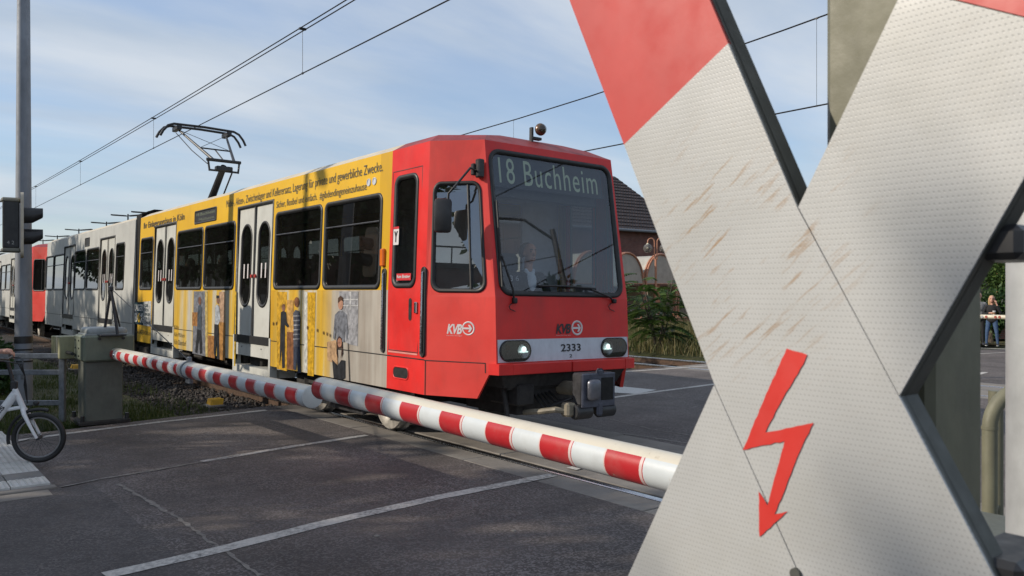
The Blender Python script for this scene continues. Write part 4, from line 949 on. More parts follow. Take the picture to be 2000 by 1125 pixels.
# mast and clamps
local(MB().box((-.457, .921, 1.6), (.122, .122, 3.2), bev=.008).obj('mast', OLV, None), cb_)
local(MB().box((-.457, .835, 1.72), (.06, .10, .06), bev=.006).box((-.457, .835, 1.50), (.06, .10, .06), bev=.006).obj('plate_bracket', BACK, None), cb_)
e = pp(1530, 330); b = MB(); b.prism([(e.x-.038, YP+.010, e.y+.055), (e.x-.018, YP+.010, e.y+.03), (e.x-.008, YP+.010, e.y+.0), (e.x+.010, YP+.010, e.y-.055), (e.x-.02, YP+.010, e.y-.06)], (0, .022, 0)); local(b.obj('edge_clamp', BACK, None, smooth=0), cb_)
for c in ((1972, 478), (1972, 1100)):
    e = onY(c[0], c[1], YP+.06); local(MB().box(e, (.055, .10, .03), bev=.006).obj('edge_clamp', BLKM, None), cb_)
for c in ((1556, 1112),):
    e = onY(c[0], c[1], YP); local(MB().cyl((e.x, YP-.004, e.z-.004), (e.x, YP+.004, e.z-.004), .006, n=10).obj('rivet', BACK, None), cb_)

# ---- galvanised post and olive hoop beside it
c = onD(2035, 600, 1.75); gp_ = thing('steel_post', 'smooth light grey galvanised post beside the crossbuck mast', 'post', (c.x, c.y, 0))
MB().cyl((0, 0, 0), (0, 0, 2.9), .068, .066, 32).obj('post_tube', mat('pale_zinc', (.40, .41, .415), .5, .25, var=.10, scale=9, dirt=.12), gp_); MB().cyl((0, 0, 0), (0, 0, .05), .11, .10, 24).obj('foot_collar', GALVD, gp_)
h0 = onD(1933, 740, 2.6); hoop = thing('guard_hoop', 'bent olive steel tube hoop between the crossbuck mast and the grey post', 'railing', (h0.x, h0.y, 0))
dr = RIGHT*.9; zt = onD(1933, 723+14, 2.6).z
pts = [Vector((0, 0, 0)), Vector((0, 0, zt-.16))] + [RIGHT*(.13*(1-math.cos(R(a)))) + UP*(zt-.16+.13*math.sin(R(a))) for a in range(10, 91, 10)] + [RIGHT*.6+UP*(zt-.03)]
MB().tube(pts, .0225, 14).obj('hoop_tube', OLV, hoop)
MB().tube([RIGHT*.055+FWD*.06, RIGHT*.055+FWD*.06+UP*(zt-.05)], .022, 12).obj('hoop_stay', OLV, hoop)
MB().ball(RIGHT*.032+UP*(zt-.42)+FWD*.03, .014).ball(RIGHT*.032+UP*(zt-.45)+FWD*.03, .012).cyl(UP*(zt-.165), UP*(zt-.155), .0245, n=14).obj('weld_joint', OLV, hoop)

# ---- barriers
def boom_mat(name, x0, period, top):
    m, t, b = newmat(name); co = nd(t, 'ShaderNodeTexCoord').outputs['Object']; s3 = nd(t, 'ShaderNodeSeparateXYZ'); t.links.new(co, s3.inputs[0])
    ph = mth(t, 'FRACT', mth(t, 'ADD', mth(t, 'DIVIDE', mth(t, 'SUBTRACT', s3.outputs[0], x0), period), 100.25))
    isr = mth(t, 'LESS_THAN', ph, .53); edge_ = mth(t, 'LESS_THAN', mth(t, 'ABSOLUTE', mth(t, 'SUBTRACT', mth(t, 'ABSOLUTE', mth(t, 'SUBTRACT', ph, .25)), .25)), .018)
    n = noise(t, 9, 6); w = mix(t, n, (.50, .535, .55), (.60, .63, .64)); r = mix(t, n, (.38, .016, .021), (.47, .025, .030))
    c = mix(t, isr, w, r); c = mix(t, mth(t, 'MULTIPLY', edge_, .8), c, (.66, .60, .57))
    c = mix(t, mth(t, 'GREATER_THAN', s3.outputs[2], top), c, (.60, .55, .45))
    ch = ramp(t, noise(t, 14, 8, .75), (.63, 0), (.68, 1)); c = mix(t, mth(t, 'MULTIPLY', ch, .6), c, (.40, .34, .26)); c = mix(t, ramp(t, noise(t, 4, 7, .7), (.5, 0), (.75, .28)), c, (.25, .23, .20))
    t.links.new(c, b.inputs['Base Color']); b.inputs['Roughness'].default_value = .33
    bump(t, b, noise(t, 60, 3), .05, .004); return m
def boom(root, p0, p1, r, mt, nm='boom'):
    p0 = Vector(p0); p1 = Vector(p1); L = (p1-p0).length
    b = MB(); k = int(L/.1)
    b.tube([Vector((L*i/k, 0, 0)) for i in range(k+1)], r, 28)
    o = b.obj(nm, mt); o.parent = root; o.location = p0 - root.location
    d = (p1-p0).normalized(); o.rotation_euler = d.to_track_quat('X', 'Z').to_euler(); return o
bx0 = Vector((-11.62, 2.50, .885)); bx1 = Vector((-5.50, 2.50, .94))
lb = thing('barrier', 'lowered red and white striped barrier with grey green housing, counterweight and stay frame', 'barrier', (-11.75, 2.42, 0), 'level crossing barriers')
bo = boom(lb, bx0, bx1, .080, boom_mat('boom_stripes_a', 5.9, .405, .052))
MB().lathe([(0, .004), (.070, .004), (.079, 0), (.082, -.01)], (6.12, 0, 0), (1, 0, 0), 28).obj('end_cap', mat('cap_white', (.58, .58, .55), .5, var=.08, dirt=.2), bo)
xc = 3.15
MB().lathe([(.081, -.07), (.086, -.06), (.086, .06), (.081, .07)], (xc, 0, 0), (1, 0, 0), 24).obj('boom_sleeve', mat('sleeve_grey_white', (.50, .49, .46), .5, dirt=.2), bo)
MB().lathe([(.081, -.012), (.092, -.01), (.092, .01), (.081, .012)], (xc+.09, 0, 0), (1, 0, 0), 24).box((xc+.09, 0, .10), (.06, .04, .06), bev=.008).box((xc+.09, 0, -.10), (.14, .04, .07), bev=.008).obj('boom_clamp', GALVD, bo)
MB().ball((.42, -.075, .0), .022).obj('reflector', STEEL, bo)
O = lb.location
rel = lambda x, y, z: Vector((x, y, z)) - O
MB().box(rel(-11.72, 2.37, .40), (.46, .44, .80), bev=.01).obj('pedestal', OLVG, lb)
MB().box(rel(-11.72, 2.37, .02), (.62, .60, .05), bev=.008).obj('base_plate', DRK, lb)
for sx_, sy_ in ((-1, -1), (1, -1), (1, 1), (-1, 1)): MB().cyl(rel(-11.72+.27*sx_, 2.37+.26*sy_, .04), rel(-11.72+.27*sx_, 2.37+.26*sy_, .12), .026, n=8).obj('anchor_bolt', BLKM, lb)
MB().box(rel(-11.74, 2.42, .965), (.62, .60, .33), bev=.02).obj('drive_housing', mat('housing_green', (.15, .17, .125), .5, var=.1, scale=7, dirt=.25), lb)
MB().box(rel(-11.78, 2.42, 1.165), (.52, .48, .12), bev=.05, seg=3).box(rel(-11.78, 2.42, 1.135), (.55, .51, .03), bev=.006).obj('housing_lid', mat('lid_grey', (.26, .28, .28), .45, .2, var=.1, dirt=.2), lb)
b = MB()
for i in range(2):
    for j in range(3): b.cyl(rel(-11.95+.22*i, 2.12, .86+.1*j), rel(-11.95+.22*i, 2.112, .86+.1*j), .012, n=8)
for j in (0, 1): b.cyl(rel(-11.43, 2.30+.28*j, 1.09), rel(-11.415, 2.30+.28*j, 1.09), .02, n=8)
b.obj('housing_bolt', BLKM, lb)
b = MB()
cwm = mat('counterweight_olive', (.27, .265, .155), .55, var=.12, dirt=.25)
for k in range(4): MB().box(rel(-12.35-.17*k, 2.16, .94), (.13, .34, .30 - .01*k), bev=.008).obj('counterweight_plate', cwm if k != 1 else OLVG, lb)
for s in (-.1, .1): b.cyl(rel(-12.98, 2.18+s, .94+s*.6), rel(-11.9, 2.18+s, .94+s*.6), .022, n=8)
b.obj('counterweight_rod', BLKM, lb)
ap = rel(-11.50, 2.45, 1.73); b = MB()
b.tube([rel(-11.66, 2.40, 1.13), ap], .018, 8).tube([rel(-11.36, 2.50, 1.13), ap], .018, 8).tube([rel(-11.70, 2.62, 1.13), ap], .012, 6).box(ap, (.10, .05, .06), bev=.01).box(rel(-11.52, 2.44, 1.135), (.46, .30, .02), bev=.004); b.obj('stay_frame', IRON, lb)
xe = bx0.lerp(bx1, .52) + Vector((0, 0, .10)); MB().tube([ap, xe - O], .0055, 5).obj('stay_cable', BLKM, lb)

rb = thing('barrier', 'red and white striped barrier boom reaching in from behind the crossbuck', 'barrier', (-1.05, 2.5, 0), 'level crossing barriers')
r0 = onY(628, 757.5, 2.40); r1 = onY(1318, 924, 2.40); rd = (r1-r0).normalized(); rs = r0 + rd*((-1.30 - r0.x)/rd.x)
ro = boom(rb, r0, rs, .0745, boom_mat('boom_stripes_b', -2.27 - r0.x, .405, .049))
MB().lathe([(0, .004), (.066, .004), (.074, 0), (.077, -.01)], (0, 0, 0), (-1, 0, 0), 28).obj('end_cap', mat('cap_red', (.42, .02, .025), .4), ro)
rel2 = lambda x, y, z: Vector((x, y, z)) - rb.location
MB().box(rel2(-1.02, 2.5, .36), (.40, .40, .72), bev=.01).obj('pedestal', OLVG, rb); MB().box(rel2(-1.02, 2.5, .84), (.55, .42, .28), bev=.02).obj('drive_housing', OLVG, rb)
MB().box(rel2(-1.02, 2.5, 1.0), (.45, .36, .06), bev=.02).obj('housing_lid', OLVG, rb)

f0 = onD(1900, 618, 22.5); fb = thing('barrier', 'far lowered cream barrier boom with small red spots, in front of the woman', 'barrier', (-7.9, f0.y, 0), 'level crossing barriers')
fo = boom(fb, (-13.2, f0.y, f0.z), (-7.9, f0.y, f0.z), .058, mat('boom_cream', (.60, .54, .42), .5, dirt=.15))
for px in (1920, 1928, 1946, 1954, 1971):
    p = onY(px, 618.5, f0.y); MB().cyl((p.x+13.2, -.066, 0), (p.x+13.2, -.05, 0), .034, n=12).obj('boom_lamp', mat('spot_red_brown', (.30, .06, .04), .4) if px != 1920 else GALV, fo)
MB().box((.15, .1, .45), (.40, .40, .90), bev=.01).obj('pedestal', OLVG, fb); MB().box((.15, .05, 1.02), (.5, .42, .3), bev=.02).obj('drive_housing', OLVG, fb)

# ---- tall pole, signal head, railing
pc = onD(46, 600, 12.6); tp = thing('tall_pole', 'tall tapered galvanised pole rising behind the railing', 'pole', (pc.x, pc.y, -.1))
MB().tube([(0, 0, 0), (0, 0, 2.0), (0, 0, 10.5)], [.128, .116, .062], 24).obj('pole_shaft', mat('pole_zinc', (.23, .25, .285), .6, .2, var=.16, scale=5, dirt=.2, stretch=(1, 1, .3)), tp)
MB().box(FWD*-.112+UP*.62, (.02, .13, .34), rot=math.atan2(-FWD.y, -FWD.x), bev=.004).obj('access_door', GALVD, tp)
for z in (.72, .79, .84, .90): MB().lathe([(.122, -.012), (.132, -.01), (.132, .01), (.122, .012)], (0, 0, z), (0, 0, 1), 20).obj('strap', BLK, tp)
MB().lathe([(.118, -.06), (.128, -.05), (.128, .05), (.118, .06)], (0, 0, 1.05), (0, 0, 1), 20).obj('collar', BLKM, tp)
sc = onD(42, 440, 11.9); fdir = Vector((.125, .99, 0)); ang = math.atan2(fdir.y, fdir.x)
sg_t = thing('signal_head', 'black two aspect signal head with deep visors and pale backboard, before the tall pole', 'traffic light', sc)
def rbox(c, s, bev=0): return MB().box(c, s, bev=bev)
tl = lambda: Matrix.Rotation(ang, 4, 'Z')
def rot_obj(o): o.rotation_euler = (0, 0, ang); return o
rot_obj(MB().box((-.13, 0, 0), (.21, .24, .67), bev=.012).obj('signal_box', BLKM, sg_t))
for z_ in (.355, -.365): rot_obj(MB().box((-.13, 0, z_), (.24, .25, .065), bev=.02).obj('end_bracket', mat('bracket_drab', (.20, .195, .16), .6, dirt=.2), sg_t))
bb = MB(); pl = rr(-.19, .19, -.47, .47, .10, 6); bb.prism([(-.012, y, z) for y, z in pl], (.04, 0, 0)); rot_obj(bb.obj('backboard', mat('backboard_cream', (.50, .45, .36), .6, dirt=.2), sg_t))
for z in (.145, -.165):
    v = MB(); n = 16; rows = []
    for dx, cut in ((.02, 1.0), (.14, .85), (.27, .55)):
        rows.append([v.bm.verts.new((dx, .115*math.sin(a_), z + .115*math.cos(a_))) for a_ in [math.pi*cut*(2*i/n-1) for i in range(n+1)]])
    for a_, c_ in zip(rows, rows[1:]):
        for i in range(n): v.bm.faces.new([a_[i], a_[i+1], c_[i+1], c_[i]])
    vo = rot_obj(v.obj('visor', BLKM, sg_t)); 
    MB().lathe([(0, .03), (.06, .027), (.10, .018)], (0, 0, z), (1, 0, 0), 18).obj('lens', mat('lens_dark', (.05, .02, .02), .15), vo)
text_on('lettering', '4 2', -.18, -.09, -.285, -.235, lambda a, c, h=0: Vector((a, -.122-h, c)), mat('chalk', (.35, .35, .33), .6), sg_t).rotation_euler = (0, 0, ang)
sp_ = onD(-45, 440, 12.0) - sc; b = MB()
for z in (.36, -.37): b.tube([RIGHT*-.12+UP*z, Vector((sp_.x, sp_.y, z))], .022, 8)
b.cyl((sp_.x, sp_.y, -sc.z), (sp_.x, sp_.y, .7), .055, n=14); b.obj('support_post', GALVD, sg_t)

rp0 = G(122, 815); rv = Vector((-.60, -.80, 0)); fr_ = thing('railing', 'weathered galvanised steel railing standing before the tall pole', 'railing', (rp0.x, rp0.y, -.05))
MB().box((0, 0, .45), (.075, .06, .92), rot=math.atan2(rv.y, rv.x), bev=.006).obj('rail_post', GALVD, fr_)
MB().box(rv*2.0+UP*.45, (.075, .06, .92), rot=math.atan2(rv.y, rv.x), bev=.006).obj('rail_post', GALVD, fr_)
for z in (.875, .655, .245):
    MB().box(rv*1.0+UP*z, (2.0, .045, .068), rot=math.atan2(rv.y, rv.x), bev=.006).obj('cross_rail', GALVD, fr_)

# ---- yellow axle-counter boxes by the track
YB = mat('marker_yellow', (.62, .34, .02), .5, var=.1, dirt=.25)
for (px, py), lab in (((418, 793), 'small yellow cable box in the grass in front of the ballast'), ((147, 722), 'small yellow cable box behind the railing end')):
    p = G(px, py, -.10); t_ = thing('cable_box', lab, 'box', (p.x, p.y, -.10), 'yellow boxes beside the track')
    MB().prism([(-.13, -.09, .0), (.13, -.09, 0), (.10, -.06, .115), (-.10, -.06, .115)], (0, .18, 0)).obj('box_cover', YB, t_, smooth=0); MB().box((0, 0, .01), (.34, .24, .04), bev=.01).obj('box_foot', CONC, t_)

# ---- overhead lines
WIRE = mat('wire_black', (.018, .018, .02), .5, .5)
def catenary(yc, label, zc, mess, twin, drops, x0=-150, x1=25, rw=.010):
    t_ = thing('overhead_line', label, 'overhead wire', (0, yc, 0), 'tram overhead lines')
    n = 60; X = [x0+(x1-x0)*i/n for i in range(n+1)]
    MB().tube([(x, 0, zc) for x in (x0, -80, -40, -15, x1)], rw, 6).obj('contact_wire', WIRE, t_)
    for k in ((-.05, .05) if twin else (0,)):
        MB().tube([(x, k, mess(x)) for x in X], rw, 6).obj('messenger_wire', WIRE, t_)
    for x in drops: MB().tube([(x, 0, zc), (x, 0, mess(x))], .004, 5).box((x, 0, mess(x)), (.06, .12 if twin else .03, .03)).box((x, 0, zc), (.06, .02, .03)).obj('dropper', WIRE, t_)
catenary(5.83, 'double overhead wire with droppers above the yellow tram, reaching its pantograph', 5.42, lambda x: 6.18 + .0002*(x+13)**2 if x > -45 else 6.385, True, [onY(591, 100, 5.83).x, onY(300, 260, 5.83).x, onY(157, 340, 5.83).x, onY(70, 380, 5.83).x, -55, -68])
catenary(15.0, 'overhead wire with droppers above the far track, passing behind the crossbuck', 5.42, lambda x: 6.70 + .0022*(x+24)**2 if x > -24 else 6.70, False, [onY(1595, 125, 15).x, onY(1003, 240, 15).x, -33, -46], rw=.016)

# ---- bicycle
def bicycle(name, label, col, wr, group=None, detail=True, fold=True):
    t_ = thing(name, label, 'bicycle', group=group); fm_ = mat('bike_frame_%d' % int(col[0]*100+col[2]*10), col, .3, var=.04, coat=.3)
    RIM = mat('rim_grey', (.28, .28, .29), .35, .8); wb_ = 1.02 if fold else 1.05
    for cx in (0, -wb_):
        w = MB(); n = 44; w.tube([(cx+(wr-.024)*math.cos(2*math.pi*k/n), 0, wr+(wr-.024)*math.sin(2*math.pi*k/n)) for k in range(n)], .024, 10, closed=True); wo = w.obj('wheel', BLK, t_)
        w = MB(); w.tube([(cx+(wr-.052)*math.cos(2*math.pi*k/n), 0, wr+(wr-.052)*math.sin(2*math.pi*k/n)) for k in range(n)], .009, 6, closed=True); w.obj('rim', RIM, wo)
        w = MB(); w.cyl((cx, -.05, wr), (cx, .05, wr), .018, n=10)
        for k in range(28):
            a_ = 2*math.pi*k/28; s_ = .028*(1 if k % 2 else -1); off = .45*(1 if k % 4 < 2 else -1)
            w.tube([(cx+.016*math.cos(a_+off*3), s_, wr+.016*math.sin(a_+off*3)), (cx+(wr-.055)*math.cos(a_), 0, wr+(wr-.055)*math.sin(a_))], .0012 if detail else .003, 4)
        w.obj('spokes', IRON if detail else RIM, wo)
    hx, hz = -.17, wr+.42                                # head tube bottom
    st = Vector((-.10, 0, .25)).normalized()
    hb, ht = Vector((-.135, 0, wr+.28)), Vector((-.215, 0, wr+.48))
    f = MB()
    for s in (-1, 1): f.tube([Vector((0, s*.055, wr)), Vector((-.05, s*.055, wr+.10)), Vector((-.115, s*.048, wr+.235)), hb+Vector((0, s*.02, 0))], [.013, .015, .020, .022], 10)
    f.tube([hb-st*.02, ht], .026, 14); f.obj('fork', fm_, t_)
    f = MB(); bbk = Vector((-.60, 0, wr+.02)); seat = Vector((-.70, 0, wr+.30))
    f.tube([ht-st*.05+Vector((-.01, 0, 0)), Vector((-.40, 0, wr+.16)), bbk], .040 if fold else .02, 12)
    if fold: f.tube([hb+Vector((-.01, 0, .02)), Vector((-.36, 0, wr+.265))], .018, 10)
    f.tube([bbk, seat, seat+Vector((-.06, 0, .18))], .022, 10)
    for s in (-1, 1): f.tube([bbk, Vector((-wb_, s*.06, wr))], .011, 8); f.tube([seat, Vector((-wb_, s*.06, wr))], .010, 8)
    if not fold: f.tube([ht-st*.03, seat+Vector((0, 0, .12))], .018, 8)
    f.obj('frame', fm_, t_)
    f = MB(); hbz = ht + Vector((-.065, 0, .28)) if fold else ht+Vector((-.05, 0, .14))
    f.tube([ht, hbz], .016, 10); f.box(ht+Vector((-.005, 0, .03)), (.06, .05, .09), bev=.012); f.obj('stem', BLKM, t_)
    f = MB(); f.tube([hbz+Vector((-.08, -.29, .02)), hbz+Vector((-.02, -.16, .015)), hbz, hbz+Vector((-.02, .16, .015)), hbz+Vector((-.08, .29, .02))], .013, 10); ho = f.obj('handlebar', BLKM, t_)
    for s in (-1, 1): MB().tube([hbz+Vector((-.085, s*.30, .02)), hbz+Vector((-.035, s*.19, .016))], .019, 10).obj('grip', BLK, ho); MB().tube([hbz+Vector((-.03, s*.17, .012)), hbz+Vector((.04, s*.20, .0)), hbz+Vector((.01, s*.28, .01))], .007, 6).obj('brake_lever', BLKM, ho)
    MB().tube([seat+Vector((-.06, 0, .18)), seat+Vector((-.11, 0, .34))], .014, 8).obj('seat_post', STEEL, t_); MB().ball(seat+Vector((-.12, 0, .37)), (.14, .075, .035)).ball(seat+Vector((-.20, 0, .38)), (.07, .10, .035)).obj('saddle', BLK, t_)
    MB().lathe([(0, .01), (.09, .01), (.09, -.01), (0, -.01)], bbk+Vector((0, -.05, 0)), (0, 1, 0), 20).box(bbk+Vector((.08, -.09, -.06)), (.16, .015, .02)).box(bbk+Vector((.15, -.13, -.12)), (.09, .08, .02)).box(bbk+Vector((-.08, .09, .06)), (.16, .015, .02)).box(bbk+Vector((-.15, .13, .12)), (.09, .08, .02)).obj('crankset', BLKM, t_)
    if detail:
        m_ = MB(); m_.tube([(.0+(wr+.028)*math.cos(R(a_)), 0, wr+(wr+.028)*math.sin(R(a_))) for a_ in range(72, 200, 8)], .016, 6); m_.tube([(wr*-.95, .05, wr-.05), (0, .05, wr)], .0025, 4); m_.tube([(wr*-.95, -.05, wr-.05), (0, -.05, wr)], .0025, 4); m_.obj('mudguard', BLK, t_)
        MB().tube([hb+Vector((.02, 0, -.03)), hb+Vector((.08, 0, .04))], .006, 6).ball(hb+Vector((.11, 0, .055)), (.03, .022, .025)).obj('front_light', BLKM, t_)
        b = MB()
        for k in (0, 1, 2): b.tube([hbz+Vector((.02, -.12-.03*k, .0)), hbz+Vector((.12+.015*k, -.06, -.04)), hbz+Vector((.16, -.01, -.16)), ht+Vector((.10-.01*k, .01, .03)), hb+Vector((.03, .01, .05))], .005, 5)
        b.obj('brake_cable', BLK, t_)
        def dm_(a_, c_, h=0):
            A_ = Vector((-.46, 0, wr+.115)); d_ = (ht - st*.05 - A_).normalized(); n_ = Vector((0, -1, 0)); u_ = d_.cross(Vector((0, 1, 0))); u_ = -u_ if u_.z < 0 else u_
            return A_ + d_*a_ + u_*c_ + n_*(.041+h)
        text_on('lettering', 'BLES', .04, .26, -.018, .02, dm_, BTXT, t_, .002, offset=.03)
    return t_
bk = bicycle('bicycle', 'white small wheeled bicycle with a thick low frame, held at the tactile paving', (.70, .71, .72), .245)
wc = onD(76, 863, 7.95); wc.z = .03
bdir = (RIGHT*.94 + FWD*.18).normalized(); bk.location = (wc.x, wc.y, .032); bk.rotation_euler = (0, 0, math.atan2(bdir.y, bdir.x))

# ---- platform lamps far down the line
pl = None
for d_, px, py in ((56, 291, 415.5), (58, 250, 421.5), (64.5, 208, 436), (72, 154, 449.5), (81, 112, 462), (88, 84, 470)):
    p = onD(px, py, d_)
    if pl is None:
        pl = thing('platform_lamp', 'dark twin armed platform lamp standing beyond the roof of the white tram half', 'street lamp', group='platform lamps in a row along the line')
        MB().tube([(0, 0, 0), (0, 0, p.z+.12)], [.07, .05], 8).obj('lamp_post', BLKM, pl)
        for s in (-1, 1):
            MB().prism([RIGHT*(s*.12)+UP*(p.z-.05)+FWD*.12, RIGHT*(s*1.15)+UP*(p.z+.02)+FWD*.16, RIGHT*(s*1.15)+UP*(p.z+.02)-FWD*.16, RIGHT*(s*.12)+UP*(p.z-.05)-FWD*.12], (0, 0, .09)).obj('lamp_arm', BLKM, pl, smooth=0)
        o = pl
    else: o = copy_tree(pl)
    o.location = (p.x, p.y, p.z - onD(291, 415.5, 56).z)
# ================================================================== BACKGROUND
def brick_mat(name, c1, c2, mortar, sc):
    m, t, b = newmat(name); co = nd(t, 'ShaderNodeTexCoord').outputs['Object']; s3 = nd(t, 'ShaderNodeSeparateXYZ'); t.links.new(co, s3.inputs[0])
    cbn = nd(t, 'ShaderNodeCombineXYZ'); t.links.new(mth(t, 'ADD', s3.outputs[0], s3.outputs[1]), cbn.inputs[0]); t.links.new(s3.outputs[2], cbn.inputs[1])
    br = nd(t, 'ShaderNodeTexBrick'); t.links.new(cbn.outputs[0], br.inputs[0]); br.inputs['Color1'].default_value = (*c1, 1); br.inputs['Color2'].default_value = (*c2, 1); br.inputs['Mortar'].default_value = (*mortar, 1)
    br.inputs['Scale'].default_value = sc; br.inputs['Mortar Size'].default_value = .012; br.inputs['Brick Width'].default_value = .25; br.inputs['Row Height'].default_value = .078
    c = mix(t, 1, br.outputs[0], ramp(t, noise(t, 1.5, 6), (.3, .7), (.7, 1.2)), 'MULTIPLY'); t.links.new(c, b.inputs['Base Color']); b.inputs['Roughness'].default_value = .85
    bump(t, b, br.outputs['Fac'], -.4, .01); return m
BRK = brick_mat('dark_red_brick', (.15, .050, .038), (.20, .070, .050), (.13, .11, .095), 1.0)
BRKL = brick_mat('orange_brick', (.30, .12, .07), (.38, .16, .09), (.28, .24, .20), 1.0)
def tile_mat():
    m, t, b = newmat('dark_roof_tiles'); co = nd(t, 'ShaderNodeTexCoord').outputs['Object']; s3 = nd(t, 'ShaderNodeSeparateXYZ'); t.links.new(co, s3.inputs[0])
    row = mth(t, 'FRACT', mth(t, 'MULTIPLY', s3.outputs[2], 4.2)); col = mth(t, 'SINE', mth(t, 'MULTIPLY', mth(t, 'ADD', s3.outputs[0], s3.outputs[1]), 24))
    n = noise(t, 3, 6); c = mix(t, ramp(t, n, (.3, 0), (.7, 1)), (.030, .022, .022), (.075, .048, .042)); c = mix(t, ramp(t, row, (.0, 1), (.16, 0)), c, (.012, .010, .010))
    t.links.new(c, b.inputs['Base Color']); b.inputs['Roughness'].default_value = .7; bump(t, b, mth(t, 'ADD', row, mth(t, 'MULTIPLY', col, .4)), .8, .05); return m
TILE = tile_mat(); COP = mat('copper_paint', (.46, .20, .115), .45, var=.12, dirt=.15)
FROST = mat('frosted_glazing', (.40, .38, .33), .35, var=.1, scale=3)
hs = thing('brick_house', 'dark red brick house with a steep dark tiled roof behind the bicycle shelter', 'house', (-36.8, 30, 0))
hx0, hx1, hy0, hy1, ez = -46, -36.8, 24, 43.5, 5.65
rel3 = lambda x, y, z: Vector((x, y, z)) - hs.location
MB().box(rel3((hx0+hx1)/2, (hy0+hy1)/2, ez/2), (hx1-hx0, hy1-hy0, ez)).obj('wall', BRK, hs)
b = MB(); e_ = .45; rz = 9.85; xm = -41.4
A = [rel3(hx1+e_, hy0-e_, ez-.05), rel3(hx1+e_, hy1+e_, ez-.05), rel3(hx0-e_, hy1+e_, ez-.05), rel3(hx0-e_, hy0-e_, ez-.05)]; R0, R1 = rel3(xm, hy0+1.5, rz), rel3(xm, 41.75, rz)
for f in ((A[0], A[1], R1, R0), (A[1], A[2], R1), (A[2], A[3], R0, R1), (A[3], A[0], R0)): b.face(f)
rf = b.obj('roof', TILE, hs, smooth=0)
# tile courses as real steps on the visible slope
for k in range(17):
    f = k/17; p, q = A[0].lerp(R0, f), A[1].lerp(R1, f); p2, q2 = A[0].lerp(R0, f+1/17), A[1].lerp(R1, f+1/17); n_ = Vector((.66, 0, .75))*.045
    pymesh('tile_course', [p+n_, q+n_, q2, p2, p, q], [(0, 1, 2, 3), (4, 5, 1, 0)], TILE, rf)
MB().tube([rel3(hx1+e_+.06, hy0-e_, ez-.10), rel3(hx1+e_+.06, hy1+e_, ez-.10)], .09, 8).obj('gutter', GALVD, hs)
for k in range(5):
    w = MB().box(rel3(hx1+.01, 27+3.4*k, 2.6), (.06, 1.1, 1.5)).obj('window', mat('dark_pane', (.02, .022, .025), .1), hs); MB().box(rel3(hx1+.04, 27+3.4*k, 1.80), (.14, 1.3, .08)).obj('sill', CONC, w)
# vaulted bicycle shelter
SX = -30.2; bw = 2.62; y0_ = 32.75 - bw*3
sh = thing('bicycle_shelter', 'copper coloured arched bicycle shelter with frosted vaults in front of the brick house', 'shelter', (SX, 32.75, 0))
def arch(x, yc, hw, zs, rise, n=18): return [Vector((x-SX, yc-32.75 + hw*math.cos(math.pi*k/n), zs + rise*math.sin(math.pi*k/n))) for k in range(n+1)]
for k in range(6):
    yc = y0_ + bw*(k+.5); hw = bw/2-.10
    V_ = arch(SX-.03, yc, hw-.03, 2.08, 1.55); W_ = arch(SX-2.4, yc, hw-.03, 2.08, 1.55)
    pymesh('vault_glazing', V_+W_, [(i, i+1, i+20, i+19) for i in range(18)], FROST, sh)
    pymesh('gable_pane', V_, [tuple(range(19))], FROST, sh)
    for dx in (0, .16): MB().tube([Vector((-dx, yc-32.75+hw, 0))] + arch(SX-dx, yc, hw, 2.08, 1.62) + [Vector((-dx, yc-32.75-hw, 0))], .055, 8).obj('arch_tube', COP, sh)
    MB().tube([(0, yc-32.75-hw, 2.08), (0, yc-32.75+hw, 2.08)], .035, 6).obj('tie_rail', COP, sh)
    MB().box((-2.35, yc-32.75, 1.15), (.04, bw-.3, 1.7)).obj('back_panel', mat('beige_panel', (.30, .26, .20), .6, var=.15), sh)
    if k % 2: MB().box((-.2, yc-32.75-.15, 1.05), (.14, .40, 2.0), bev=.02).obj('door_column', COP, sh)
gl = thing('globe_lamp', 'copper lamp post with two glass globes above the arched shelter', 'street lamp', (SX+.6, 32.95, 0))
MB().tube([(0, 0, 0), (0, 0, 3.4)], .06, 10).obj('lamp_post', COP, gl)
GLOBE = glass('globe_glass', (.75, .75, .72), dust=.25)
for s in (-1, 1):
    hk = [RIGHT*(s*.07)+UP*3.35, RIGHT*(s*.07)+UP*4.3] + [RIGHT*(s*(.07+.18*(1-math.cos(R(a_)))))+UP*(4.3+.20*math.sin(R(a_))) for a_ in range(20, 181, 20)] + [RIGHT*(s*.43)+UP*4.18]
    MB().tube(hk, .03, 8).obj('lamp_arm', COP, gl); go = MB().ball(RIGHT*(s*.43)+UP*3.96, .235, 20, 14).obj('globe', GLOBE, gl); MB().cyl(RIGHT*(s*.43)+UP*4.15, RIGHT*(s*.43)+UP*4.24, .08, .05).ball(RIGHT*(s*.43)+UP*3.98, .06).obj('socket', mat('bulb_cream', (.6, .55, .4), .4), go)
lw = thing('low_brick_wall', 'low orange brick wall between the dry grass and the parked bicycles', 'wall', (-27.2, 30, 0))
MB().box((0, 0, .05), (.3, 16, .56)).obj('wall_body', BRKL, lw); MB().box((0, 0, .35), (.36, 16, .05), bev=.01).obj('coping', BRKL, lw)
b1 = bicycle('bicycle', 'pale bicycle with light rimmed wheels parked behind the low orange brick wall', (.45, .45, .44), .34, 'bicycles parked at the shelter', False, False); p = G(1312, 634); b1.location = (-28.6, 30.95, 0); b1.rotation_euler = (0, 0, R(70))
b2 = copy_tree(b1); b2.location = (-28.9, 29.6, 0); b2.rotation_euler = (0, 0, R(105)); b2['label'] = 'bicycle parked between the shrub and the pale wheeled bicycle'
b3 = copy_tree(b1); b3.location = (-28.8, 32.9, 0); b3.rotation_euler = (0, 0, R(80)); b3['label'] = 'rearmost parked bicycle half hidden by the crossbuck edge'
